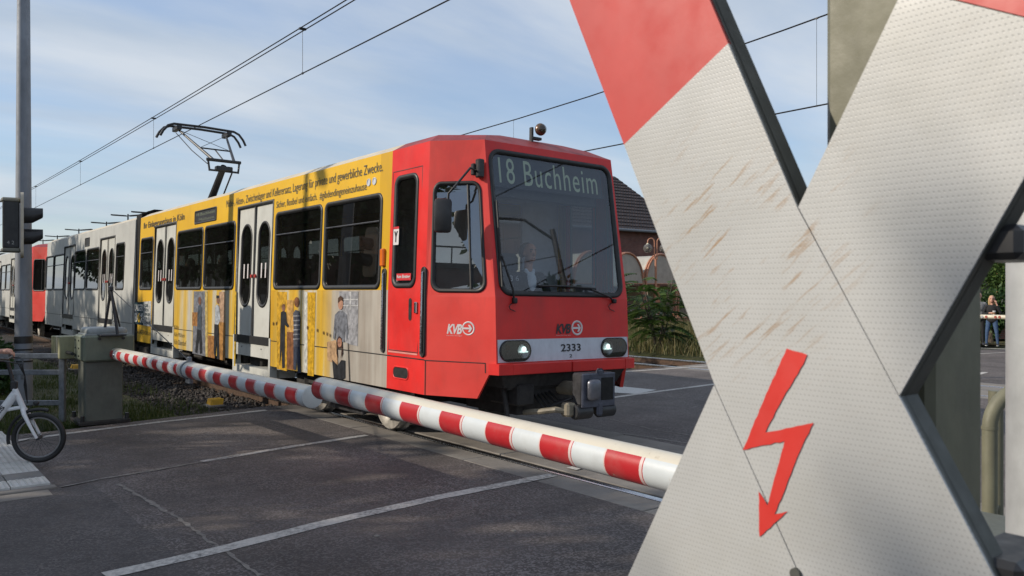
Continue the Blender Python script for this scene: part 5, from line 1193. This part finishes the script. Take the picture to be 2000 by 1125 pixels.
# right-hand background seen past the mast
cf = thing('orange_building', 'orange rendered building with an overhanging dark roof behind the trimmed bush', 'house', (-18, 44, 0))
MB().box((0, 0, 2.4), (12, 6, 4.8)).obj('wall', mat('orange_render', (.42, .19, .07), .8, var=.1, scale=3), cf); MB().box((0, -.5, 4.95), (12.8, 7.6, .3), bev=.03).obj('roof', TILE, cf)
for k in range(4):
    w = MB().box((-4.2+2.8*k, -3.02, 1.9), (1.2, .08, 2.0), bev=.01).obj('window', mat('dark_pane', (.02, .022, .025), .1), cf); MB().box((-4.2+2.8*k, -3.06, .86), (1.4, .16, .08)).obj('sill', CONC, w)
p = onD(1931, 575, 40); rs_ = thing('red_sign', 'small red and white sign on a post above the dark shrub', 'sign', (p.x, p.y, 0)); MB().cyl((0, 0, 0), (0, 0, 2.2), .04, n=8).obj('sign_post', GALV, rs_); MB().box((0, 0, 2.0), (.7, .06, .30), rot=math.atan2(RIGHT.y, RIGHT.x), bev=.01).obj('sign_board', SIGNRED, rs_); MB().box(-FWD*.04+UP*1.99, (.5, .01, .10), rot=math.atan2(RIGHT.y, RIGHT.x)).obj('sign_stripe', WTXT, rs_)
p = onD(1960, 600, 31); sw = thing('stone_wall', 'pale rubble stone wall behind the woman', 'wall', (p.x, p.y, 0))
b = MB(); 
STW = mat('pale_stone', (.34, .32, .28), .85, var=.2, scale=5, bmp=.5, bscale=12); ang_ = math.atan2(RIGHT.y, RIGHT.x)
MB().box((0, 0, .68), (3.0, .34, 1.36), rot=ang_).obj('wall_core', mat('stone_mortar', (.22, .21, .19), .9), sw)
sm = [MB().box((0, 0, 0), (w_, .12, .19), bev=.03).mesh('stone', STW) for w_ in (.22, .30, .38)]
for j in range(6):
    x = -1.45 + .1*(j % 2)
    while x < 1.35:
        i = random.randrange(3); w_ = (.22, .30, .38)[i]; o = link('stone', sm[i], sw); c_ = RIGHT*(x+w_/2) - FWD*(.155+random.uniform(0, .03)) + UP*(.14+.215*j); o.location = c_; o.rotation_euler = (random.uniform(-.05, .05), random.uniform(-.05, .05), ang_); x += w_+.03
p = onD(1955, 632, 29); bw2 = thing('brick_planter', 'dark brick planter wall at knee height behind the woman', 'wall', (p.x, p.y, 0)); MB().box((0, 0, .30), (2.6, .3, .60), rot=ang_).obj('wall_body', BRK, bw2); MB().box((0, 0, .62), (2.7, .36, .05), rot=ang_, bev=.01).obj('coping', BRK, bw2)

# ================================================================== VEGETATION
def leaf_mat(name, c1, c2):
    m, t, b = newmat(name); oi = nd(t, 'ShaderNodeNewGeometry'); f = oi.outputs['Random Per Island']
    c = mix(t, f, c1, c2); c = mix(t, ramp(t, noise(t, .9, 3), (.35, 0), (.65, .5)), c, tuple(x*.6 for x in c1))
    t.links.new(c, b.inputs['Base Color']); b.inputs['Roughness'].default_value = .55; b.inputs['Specular IOR Level'].default_value = .3
    tl_ = nd(t, 'ShaderNodeBsdfTranslucent'); t.links.new(c, tl_.inputs[0]); mxs = nd(t, 'ShaderNodeMixShader'); mxs.inputs[0].default_value = .28
    t.links.new(b.outputs[0], mxs.inputs[1]); t.links.new(tl_.outputs[0], mxs.inputs[2]); t.links.new(mxs.outputs[0], t.nodes['Material Output'].inputs[0]); return m
LF1 = leaf_mat('leaf_dark', (.022, .055, .016), (.060, .115, .030)); LF2 = leaf_mat('leaf_mid', (.035, .075, .018), (.095, .15, .035)); GRS = leaf_mat('grass_green', (.035, .065, .014), (.10, .12, .030)); DRYG = leaf_mat('grass_dry', (.055, .075, .018), (.22, .17, .075))
BARK = mat('bark', (.085, .065, .048), .9, var=.3, scale=8, bmp=.6, bscale=18)
def rv_(): 
    while True:
        v = Vector((random.uniform(-1, 1), random.uniform(-1, 1), random.uniform(-1, 1)))
        if .05 < v.length < 1: return v
def leafquad(V, Fq, p, d, w, l, nrm=None):
    d = d.normalized(); s = d.cross(nrm or rv_())
    if s.length < 1e-3: s = d.cross(Vector((0, 0, 1)))
    s = s.normalized()*w; b = len(V); V += [p, p+d*l*.45+s, p+d*l, p+d*l*.45-s]; Fq.append((b, b+1, b+2, b+3))
# tree-of-heaven shrub with long pinnate fronds
def pinnate(name, label, base, height, spread, nf, seed):
    random.seed(seed); t_ = thing(name, label, 'shrub', base); V = []; Fq = []; st = MB()
    for k in range(7):
        a_ = random.uniform(0, 6.28); tip = Vector((math.cos(a_)*spread*.35, math.sin(a_)*spread*.35, height*random.uniform(.55, .92))); st.tube([(0, 0, -.1), tip*.5+Vector((0, 0, .1)), tip], [.03, .02, .01], 6)
        for j in range(nf//7):
            f = random.uniform(.22, 1.0); o = tip*f; dd = Vector((math.cos(a_+random.uniform(-1.8, 1.8)), math.sin(a_+random.uniform(-1.8, 1.8)), random.uniform(.05, .8))).normalized(); L = random.uniform(.55, 1.0)*spread*.6
            pts = []; 
            for i in range(13):
                u_ = i/12; pts.append(o + dd*L*u_ + Vector((0, 0, -L*.55*u_*u_)))
            sd = dd.cross(UP).normalized()
            for i in range(2, 13):
                for s_ in (-1, 1):
                    ll = L*.24*(1.15-.6*abs(i/12-.45)); leafquad(V, Fq, pts[i], sd*s_ + (pts[i]-pts[i-1]).normalized()*.45 + Vector((0, 0, -.25)), ll*.17, ll, (sd*s_).cross(dd))
    st.obj('stem', BARK, t_); pymesh('foliage', [tuple(v) for v in V], Fq, LF2, t_); return t_
pb = G(1228, 690, -.02); pinnate('shrub', 'dark green shrub with long feathery fronds beside the far rail', (pb.x-.2, pb.y+1.4, -.05), 2.75, 1.75, 150, 3)
def leafy(name, label, base, rx, rz_, n, ls, m, cat='bush', trunk=0, seed=1, group=None):
    random.seed(seed); t_ = thing(name, label, cat, base, group); V = []; Fq = []
    blobs = [(rv_(), random.uniform(.32, .55)) for k in range(16)]
    for k in range(n):
        c, r_ = random.choice(blobs); v = rv_().normalized()*random.uniform(.55, 1)**.5*r_ + c*.62
        p_ = Vector((v.x*rx, v.y*rx, trunk + rz_ + v.z*rz_)); leafquad(V, Fq, p_, v + rv_()*.8 + Vector((0, 0, -.2)), ls*.32*random.uniform(.7, 1.2), ls*random.uniform(.7, 1.3))
    pymesh('crown', [tuple(v) for v in V], Fq, m, t_)
    b = MB(); b.tube([(0, 0, -.1), (0, 0, trunk*.6+rz_*.3), (rx*.08, 0, trunk+rz_)], [.035*rz_+.06, .03*rz_+.04, .03], 9)
    for k in range(7): v = rv_(); b.tube([(0, 0, trunk*.7+rz_*.3+k*.05), (v.x*rx*.4, v.y*rx*.4, trunk+rz_*.8), (v.x*rx*.75, v.y*rx*.75, trunk+rz_+v.z*rz_*.5)], [.025*rz_+.02, .02, .01], 6)
    b.obj('trunk', BARK, t_); return t_
p = onD(1962, 560, 33); leafy('bush', 'dense light green bush above the pale stone wall', (p.x, p.y, .9), 1.3, 1.25, 5200, .16, LF2, seed=5)
p = onD(1935, 600, 28.5); leafy('bush', 'dark low shrub directly behind the woman', (p.x, p.y, 0), .85, .95, 2600, .15, LF1, seed=6)
p = onD(-6, 640, 13.8); leafy('bush', 'dark low shrub at the far edge of the verge beside the second tram', (p.x, p.y, -.1), .5, .55, 1500, .10, LF1, seed=8)
p = onD(1392, 610, 40)
# trees across the street, outside the frame: they shade the white tram half and show in the windows
tr0 = leafy('street_tree', 'broad leafy street tree across the road from the tram', (-33.5, -9.5, 0), 3.9, 4.7, 7500, .42, LF1, 'tree', 2.6, 11, 'street trees across the road')
for k, (x, y, s_) in enumerate(((-26.0, -10.5, .86), (-44, -17, 1.05), (-53, -13, 1.1), (-21, -20, .9), (-59, -12, 1.1), (-69, -11, 1.2), (-80, -12, 1.15), (-92, -13, 1.2), (-106, -13, 1.25))):
    o = copy_tree(tr0); o.location = (x, y, 0); o.scale = (s_,)*3; o.rotation_euler = (0, 0, k*1.3)
lt0 = leafy('shade_tree', 'unseen low round tree set behind the crossing to cast dappled shade', (-18.5, -10, 0), 2.5, 2.75, 5000, .30, LF2, 'tree', 2.9, 31, 'unseen shade trees behind the crossing')  # unseen row, kept low so the crowns shade road and boom, not the tram
for k, (x, y, s_) in enumerate(((-14.9, -10.2, .99), (-11.4, -9.9, 1.0), (-22.5, -10.4, .97))):
    o = copy_tree(lt0); o.location = (x, y, 0); o.scale = (s_,)*3; o.rotation_euler = (0, 0, 1+k*2.1)
leafy('shade_tree', 'unseen slender tree set behind the crossing to dapple the crossbuck', (-4.6, -10, 0), 1.8, 2.35, 1500, .26, LF2, 'tree', 3.2, 34, 'unseen shade trees behind the crossing')  # unseen, crown thinned and lowered to let dappled sun onto the crossbuck plate
sl_t = leafy('poplar', 'slim upright poplar beside the line ahead of the tram', (14.9, 26, 0), 1.3, 5.0, 4200, .35, LF1, 'tree', .8, 21)
lp = thing('street_lamp', 'tall grey street lamp on the pavement across the road from the tram', 'street lamp', (-14.4, -3.6, 0)); MB().tube([(0, 0, 0), (0, 0, 8.6)], [.10, .06], 14).obj('lamp_post', GALV, lp); MB().tube([(0, 0, 8.5), (-.1, -.3, 8.9), (-.3, -1.2, 9.0)], .035, 8).obj('lamp_arm', GALV, lp); MB().box((-.35, -1.5, 8.98), (.28, .7, .12), rot=-.2, bev=.04).obj('lantern', GALVD, lp)
cm = thing('catenary_mast', 'overhead line mast with curved bracket beside the far track', 'mast', (7.4, 19.2, 0)); MB().tube([(0, 0, 0), (0, 0, 8.6)], [.14, .10], 14).obj('mast_shaft', GALVD, cm); MB().tube([(0, 0, 8.2), (0, -1.2, 8.9), (0, -2.6, 8.9), (0, -3.8, 8.3), (0, -4.2, 7.2)], .05, 8).obj('bracket', GALVD, cm); MB().tube([(0, 0, 6.4), (0, -3.9, 5.6)], .03, 8).tube([(0, -.1, 7.6), (0, -4.1, 6.9)], .02, 6).obj('steady_arm', GALVD, cm)
# grass
def grass(name, label, n, fx, h0, h1, w, m, zf):
    V = []; Fq = []
    for k in range(n):
        x, y, s_ = fx(); h = random.uniform(h0, h1)*s_; a_ = random.uniform(0, 6.28); b_ = Vector((math.cos(a_), math.sin(a_), 0)); ln = Vector((random.uniform(-.5, .5), random.uniform(-.5, .5), 0))*h; i = len(V); z = zf
        V += [(x-b_.x*w, y-b_.y*w, z), (x+b_.x*w, y+b_.y*w, z), (x+ln.x*.4+b_.x*w*.7, y+ln.y*.4+b_.y*w*.7, z+h*.6), (x+ln.x*.4-b_.x*w*.7, y+ln.y*.4-b_.y*w*.7, z+h*.6), (x+ln.x, y+ln.y, z+h)]
        Fq += [(i, i+1, i+2, i+3), (i+3, i+2, i+4)]
    return tag(pymesh(name, V, Fq, m), label, 'grass', kind='stuff')
def fa():
    while True:
        x = -11.55 - 11*random.random()**1.7; y = random.uniform(-.5, 4.0)
        c = math.sin(x*2.1)*math.cos(y*2.7)+random.uniform(-1, 1)
        if y > 3.3 and random.random() < .7: continue
        if c > -.5: return x, y, .5+.5*max(0, c)
grass('verge_grass', 'short green grass between the railing and the ballast', 20000, fa, .05, .15, .005, GRS, -.07)
def fb_(): 
    x = -12.6 - 16*random.random(); y = random.uniform(16.9, 30); return x, y, 1 if random.random() < .9 else 1.6
grass('dry_grass', 'tall dry grass on the bank beyond the far track', 22000, fb_, .15, .50, .012, DRYG, -.03)

# houses across the street behind the camera: the tall ones are unseen, added to darken window reflections
hm = mat('render_grey_brown', (.20, .17, .14), .85, var=.15, scale=2)
for (x0, x1, hgt, wm_, lab) in ((-130, -76, 8.0, hm, 'unseen far rendered terrace added to darken the window reflections'), (-75, -50, 7.5, BRK, 'unseen long dark brick terrace added to darken the window reflections'), (-49.5, -17, 8.5, hm, 'unseen grey brown rendered house added to darken the window reflections'), (-16.5, 3, 4.6, BRK, 'low brick station annex across the road, with a flat roof railing')):
    hh = thing('unseen_house', lab, 'house', ((x0+x1)/2, -25, 0)); w_ = x1-x0
    MB().box((0, 0, hgt/2), (w_, 8, hgt)).obj('wall', wm_, hh)
    if hgt > 5: MB().prism([(-w_/2-.3, 4.4, hgt), (-w_/2-.3, -4.4, hgt), (-w_/2-.3, 0, hgt+2.6)], (w_+.6, 0, 0)).obj('roof', TILE, hh, smooth=0)
    else:
        MB().box((0, 0, hgt+.08), (w_+.4, 8.4, .18)).obj('roof', DRK, hh); b = MB(); b.tube([(-w_/2+.4, 3.8, hgt+.9), (w_/2-6, 3.8, hgt+.9)], .04, 6)
        b.obj('roof_rail', IRON, hh)
        for k in range(7): MB().tube([(-w_/2+.4+2.1*k, 3.8, hgt+.1), (-w_/2+.4+2.1*k, 3.8, hgt+.9)], .03, 6).obj('rail_stanchion', IRON, hh)
    for k in range(int(w_/3)):
        for z in ([1.7, 4.7] if hgt > 5 else [1.9]):
            w1_ = MB().box((-w_/2+1.5+3*k, 4.0, z), (1.2, .08, 1.5)).obj('window', mat('dark_pane', (.02, .022, .025), .1), hh)

# added tree beyond the right edge of the view: cuts sky light on the tram front
o = copy_tree(tr0); o.location = (21, 13.5, 0); o.rotation_euler = (0, 0, 2.2); o.scale = (.8, .8, .8); o['label'] = 'unseen leafy tree ahead of the tram, added to darken its front'; o['group'] = 'unseen tree darkening the tram front'
# ================================================================== PEOPLE
def person(name, label, prims, loc, rotz, mats, voxel=.0085, group=None, scale=1.0, hair=None):
    root = thing(name, label, 'person', loc, group, rotz); root.scale = (scale,)*3
    b = MB()
    for kind, mi, *a in prims:
        if kind == 'c':
            p0, p1, r0, r1 = a; b.cyl(p0, p1, r0, r1, 14); b.ball(p0, r0*.995, 14, 10); b.ball(p1, r1*.995, 14, 10)
        else: b.ball(a[0], a[1], 20, 14)
    me = b.mesh('body', None, 0); o = bpy.data.objects.new('tmp', me); COL.objects.link(o)
    md = o.modifiers.new('r', 'REMESH'); md.mode = 'VOXEL'; md.voxel_size = voxel
    sm_ = o.modifiers.new('s', 'SMOOTH'); sm_.iterations = 2; sm_.factor = .5
    me2 = bpy.data.meshes.new_from_object(o.evaluated_get(bpy.context.evaluated_depsgraph_get())); bpy.data.objects.remove(o)
    for m in mats: me2.materials.append(m)
    idx = []
    for f in me2.polygons:
        c = f.center; best = 9; bi = 0
        for kind, mi, *a in prims:
            if kind == 'c':
                p0, p1, r0, r1 = a; p0 = Vector(p0); d = Vector(p1)-p0; L2 = d.length_squared or 1e-9; k = max(0, min(1, (c-p0).dot(d)/L2)); q = (c-p0-d*k).length - (r0+(r1-r0)*k)
            else:
                ce, rad = a[0], a[1]; v = c-Vector(ce); rad = (rad,)*3 if isinstance(rad, (int, float)) else rad
                q = (Vector((v.x/rad[0], v.y/rad[1], v.z/rad[2])).length-1)*min(rad)
            if q < best: best = q; bi = mi
        idx.append(bi)
    me2.polygons.foreach_set('material_index', idx); me2.polygons.foreach_set('use_smooth', [True]*len(idx)); me2.name = 'body'
    link('body', me2, root)
    if hair:
        h = MB()
        for c, r_ in hair[0]: h.ball(c, r_, 18, 12)
        ho = h.obj('hair', hair[1], root); tx = None
    return root
def head(z, y=0, skin=0, eye=1, lip=2, x=0):      # faces +y, z = centre of the head
    return [('e', skin, (x, y, z+.02), (.074, .094, .098)), ('e', skin, (x, y+.020, z-.055), (.055, .068, .062)), ('c', skin, (x, y+.082, z+.012), (x, y+.108, z-.028), .009, .014),
            ('e', skin, (x-.076, y-.008, z-.008), (.011, .022, .032)), ('e', skin, (x+.076, y-.008, z-.008), (.011, .022, .032)),
            ('e', eye, (x-.031, y+.084, z+.016), (.013, .007, .007)), ('e', eye, (x+.031, y+.084, z+.016), (.013, .007, .007)),
            ('c', 3, (x-.047, y+.086, z+.036), (x-.018, y+.091, z+.038), .005, .006), ('c', 3, (x+.047, y+.086, z+.036), (x+.018, y+.091, z+.038), .005, .006),
            ('c', lip, (x-.020, y+.083, z-.062), (x+.020, y+.083, z-.062), .006, .006)]
def hand(w, d, n, m=0, curl=.5, s=1.0):           # w wrist, d finger direction, n palm normal (towards which the fingers close)
    w = Vector(w); d = Vector(d).normalized(); n = Vector(n).normalized(); t = d.cross(n).normalized(); out = [('e', m, tuple(w+d*.045*s), (.038*s, .038*s, .030*s))]
    out.append(('c', m, tuple(w), tuple(w+d*.07*s), .027*s, .030*s))
    for k, L in ((-1.5, .058), (-.5, .072), (.5, .078), (1.5, .068)):
        b0 = w+d*.078*s+t*k*.0195*s; k1 = b0+(d*(1-curl*.4)+n*curl*.8).normalized()*L*.5*s; k2 = k1+(d*(1-curl*1.3)+n*curl*1.2).normalized()*L*.55*s
        out += [('c', m, tuple(b0), tuple(k1), .0098*s, .0088*s), ('c', m, tuple(k1), tuple(k2), .0088*s, .0076*s)]
    b0 = w+d*.030*s+t*.030*s; k1 = b0+(d*.6+t*.8+n*.3).normalized()*.04*s; k2 = k1+(d*.9+t*.1+n*.6).normalized()*.034*s
    out += [('c', m, tuple(b0), tuple(k1), .012*s, .010*s), ('c', m, tuple(k1), tuple(k2), .010*s, .0085*s)]; return out
SK = mat('skin', (.52, .28, .20), .5, var=.08, scale=20); EY = mat('eye_dark', (.03, .022, .02), .3); LIP = mat('lip', (.36, .13, .11), .5); BROW = mat('brow', (.10, .085, .075), .7)
GHAIR = mat('hair_grey', (.13, .125, .12), .8, var=.3, scale=40); BLOND = mat('hair_blonde', (.38, .25, .12), .65, var=.3, scale=30, stretch=(1, 1, .2)); NAVY = mat('cloth_navy', (.018, .022, .034), .85, var=.25, scale=20); SHIRT = mat('shirt_pale_blue', (.66, .72, .80), .8, var=.06, scale=20)
JEAN = mat('jeans', (.045, .085, .17), .85, var=.25, scale=25); BLKC = mat('black_cloth', (.014, .014, .016), .85, var=.25, scale=25); SHOE = mat('shoe_dark', (.02, .022, .03), .6); SOLE = mat('sole_white', (.55, .55, .53), .6); GREYC = mat('grey_cloth', (.20, .205, .215), .85, var=.15, scale=15)
P7 = [SK, EY, LIP, BROW, NAVY, SHIRT, JEAN, BLKC, SHOE, SOLE, GREYC]
def seated(top, trouser, arms='wheel', shirt=None):
    p = head(1.19, .06) + [('c', 0, (0, .02, 1.0), (0, .035, 1.12), .052, .050)]
    p += [('e', top, (0, 0, .80), (.19, .125, .20)), ('e', top, (0, .01, .55), (.165, .13, .20)), ('c', top, (-.17, .0, .90), (.17, .0, .90), .072, .072), ('e', trouser, (0, .02, .44), (.175, .15, .12))]
    for s in (-1, 1):
        p += [('c', trouser, (s*.095, .05, .42), (s*.13, .46, .44), .085, .065), ('c', trouser, (s*.13, .46, .44), (s*.13, .42, .08), .062, .045), ('e', 8, (s*.13, .48, .035), (.045, .13, .04))]
        e_ = Vector((s*.27, .10, .62)); w_ = Vector((s*.20, .36, .66)); p += [('c', top, (s*.195, .0, .90), tuple(e_), .056, .046), ('c', top, tuple(e_), tuple(w_), .044, .032)] + hand(w_, (-s*.1, 1, .05), (0, 0, -1), 0, .5)
    if shirt is not None: p += [('e', shirt, (0, .085, .84), (.070, .055, .13)), ('c', shirt, (-.055, .05, .985), (0, .115, .90), .022, .020), ('c', shirt, (.055, .05, .985), (0, .115, .90), .022, .020)]
    return p
# driver, facing along the tram, gaze slightly lowered to his left
hd = onX(1034, 493, -7.52)
drv = person('person', 'tram driver with short grey hair, pale blue shirt and dark jacket behind the windscreen', seated(4, 4, shirt=5), (hd.x-.04, hd.y, hd.z-1.20), R(-90-8), P7, .0075, hair=([((0, -.012, 1.245), (.082, .094, .078)), ((-.052, -.03, 1.20), (.034, .068, .062)), ((.052, -.03, 1.20), (.034, .068, .062))], GHAIR))
pas = None
for k, (px, py, yy, lab) in enumerate(((437, 525, 5.1, 'seated passenger in grey behind the window between the two yellow side doors'), (372, 530, 5.1, 'seated passenger behind the window with the green sticker'))):
    q = onY(px, py, yy)
    if pas is None: pas = person('person', lab, seated(10, 4), (q.x, q.y, q.z-1.24), R(90), P7, .012, 'passengers in the tram', hair=([((0, -.012, 1.245), (.084, .098, .085)), ((0, -.05, 1.19), (.078, .065, .08))], GHAIR)); o = pas
    else: o = copy_tree(pas); o['label'] = lab
    o.location = (q.x, q.y, max(q.z-1.24, 1.03))
# woman on the phone with a paper cup, beyond the far barrier
wv = -FWD*.85 - RIGHT*.53; wdir = math.atan2(wv.y, wv.x) - R(90)
wd = 25.2; wp_ = onD(1937, 676.5, wd)
H = 1.0
wom = head(1.55, .02, x=-.0) + [('c', 0, (0, .0, 1.36), (0, .01, 1.47), .046, .046), ('e', 7, (0, 0, 1.20), (.165, .105, .18)), ('e', 7, (0, 0, .98), (.145, .105, .17)), ('e', 7, (0, 0, .86), (.165, .115, .11)), ('c', 7, (-.15, 0, 1.30), (.15, 0, 1.30), .058, .058)]
for s, lx, ly in ((-1, -.17, .02), (1, .15, .05)):
    wom += [('c', 6, (s*.085, 0, .84), (s*.12+lx*.1, .03, .46), .082, .056), ('c', 6, (s*.12+lx*.1, .03, .46), (lx, ly-.01, .09), .054, .036), ('e', 8, (lx, ly+.055, .05), (.042, .125, .042)), ('e', 9, (lx, ly+.055, .018), (.044, .128, .016))]
e1 = Vector((-.25, .06, 1.10)); w1 = Vector((-.13, .13, 1.42)); wom += [('c', 7, (-.165, 0, 1.30), tuple(e1), .050, .042), ('c', 7, tuple(e1), tuple(e1.lerp(w1, .7)), .041, .034), ('c', 0, tuple(e1.lerp(w1, .65)), tuple(w1), .028, .024)] + hand(w1, (.25, -.15, 1), (.8, -.3, 0), 0, .5, .9)
e2 = Vector((.25, .05, 1.06)); w2 = Vector((.03, .22, 1.10)); wom += [('c', 7, (.165, 0, 1.30), tuple(e2), .050, .042), ('c', 7, tuple(e2), tuple(e2.lerp(w2, .75)), .041, .034), ('c', 0, tuple(e2.lerp(w2, .7)), tuple(w2), .028, .024)] + hand(w2, (-1, .15, .1), (-.2, .9, .3), 0, .7, .9)
wo = person('person', 'woman with long blonde hair in black top and jeans, phoning with a paper cup', wom, (wp_.x, wp_.y, 0.0), wdir, P7, .009, scale=.93, hair=([((0, -.02, 1.60), (.085, .095, .085)), ((-.06, -.03, 1.50), (.042, .065, .13)), ((.06, -.03, 1.47), (.048, .07, .17)), ((0, -.06, 1.45), (.075, .05, .17))], BLOND))
cupw = wo.matrix_basis @ Vector((-.075, .285, 1.10)); cup = thing('paper_cup', 'white paper coffee cup with a brown sleeve held by the woman', 'cup', cupw); MB().lathe([(0, -.06), (.030, -.06), (.041, .055), (.0, .055)], (0, 0, 0), (0, 0, 1), 16).obj('cup_body', SOLE, cup); MB().lathe([(.042, .05), (.045, .06), (.040, .07), (0, .072)], (0, 0, 0), (0, 0, 1), 16).obj('cup_lid', SOLE, cup); MB().lathe([(.034, -.04), (.0405, .025)], (0, 0, 0), (0, 0, 1), 16).obj('cup_sleeve', mat('card_brown', (.22, .12, .06), .8), cup)
php = wo.matrix_basis @ Vector((-.098, .055, 1.53)); ph_ = tag(MB().box((0, 0, 0), (.012, .07, .14), bev=.004).obj('phone', BLKM), 'black phone held to the blonde woman\'s ear', 'phone'); ph_.location = php; ph_.rotation_euler = wo.rotation_euler
# person mostly hidden by the mast, next to her
g2 = onD(1912, 677, 25.6); std = head(1.62, .02) + [('c', 0, (0, 0, 1.43), (0, .01, 1.54), .05, .05), ('e', 10, (0, 0, 1.25), (.19, .12, .20)), ('e', 10, (0, 0, 1.0), (.165, .115, .18)), ('e', 7, (0, 0, .88), (.17, .12, .12)), ('c', 10, (-.17, 0, 1.36), (.17, 0, 1.36), .06, .06)]
for s in (-1, 1):
    e_ = Vector((s*.27, -.02, 1.10)); w_ = Vector((s*.27, .06, .86)); std += [('c', 7, (s*.09, 0, .86), (s*.11, .02, .47), .085, .058), ('c', 7, (s*.11, .02, .47), (s*.12, 0, .09), .056, .04), ('e', 8, (s*.12, .06, .04), (.045, .13, .045)), ('c', 10, (s*.19, 0, 1.35), tuple(e_), .052, .044), ('c', 10, tuple(e_), tuple(w_), .042, .03)] + hand(w_, (0, .15, -1), (-s, 0, 0), 0, .35)
person('person', 'standing person in a grey top, mostly hidden behind the crossbuck mast', std, (g2.x, g2.y, 0), wdir + R(15), P7, .011, scale=.95, hair=([((0, -.015, 1.67), (.083, .097, .085))], BROW))
# bicycle owner standing just outside the frame; the hand on the grip shows
gw = Matrix.Translation(bk.location) @ Matrix.Rotation(bk.rotation_euler.z, 4, 'Z')
gL = gw @ Vector((-.215-.065-.055, .245, .245+.48+.28+.018))      # far grip
fw_ = (gw.to_3x3() @ Vector((1, 0, 0))); sd_ = (gw.to_3x3() @ Vector((0, 1, 0)))
bp = gL - fw_*.62 + sd_*.20; bp.z = .03; az_ = math.atan2(fw_.y, fw_.x) - R(90)
gl_ = (Matrix.Rotation(-az_, 3, 'Z') @ (gL - bp)); gl_.z += .012
rid = head(1.60, .02) + [('c', 0, (0, 0, 1.42), (0, .01, 1.53), .05, .05), ('e', 4, (0, 0, 1.24), (.19, .12, .20)), ('e', 4, (0, 0, 1.0), (.165, .115, .18)), ('e', 6, (0, 0, .88), (.17, .12, .12)), ('c', 4, (-.17, 0, 1.35), (.17, 0, 1.35), .06, .06)]
for s in (-1, 1): rid += [('c', 6, (s*.09, 0, .86), (s*.10, .02, .47), .085, .058), ('c', 6, (s*.10, .02, .47), (s*.11, 0, .09), .056, .04), ('e', 8, (s*.11, .06, .045), (.045, .13, .045))]
w_ = Vector((gl_.x, gl_.y-.085, gl_.z+.034)); e_ = Vector((.30 if gl_.x > 0 else -.30, .12, 1.06)); ss = 1 if gl_.x > 0 else -1
rid += [('c', 4, (ss*.19, 0, 1.34), tuple(e_), .052, .044), ('c', 4, tuple(e_), tuple(e_.lerp(w_, .8)), .042, .032), ('c', 0, tuple(e_.lerp(w_, .75)), tuple(w_), .028, .025)] + hand(w_, (0, 1, -.05), (0, .1, -1), 0, .85)
e_ = Vector((-ss*.27, -.02, 1.09)); w2_ = Vector((-ss*.27, .06, .85)); rid += [('c', 4, (-ss*.19, 0, 1.34), tuple(e_), .052, .044), ('c', 4, tuple(e_), tuple(w2_), .042, .03)] + hand(w2_, (0, .15, -1), (ss, 0, 0), 0, .35)
person('person', 'bicycle owner in a dark jacket whose hand rests on the white bicycle grip', rid, bp, az_, P7, .009, hair=([((0, -.015, 1.65), (.083, .097, .085))], BROW))
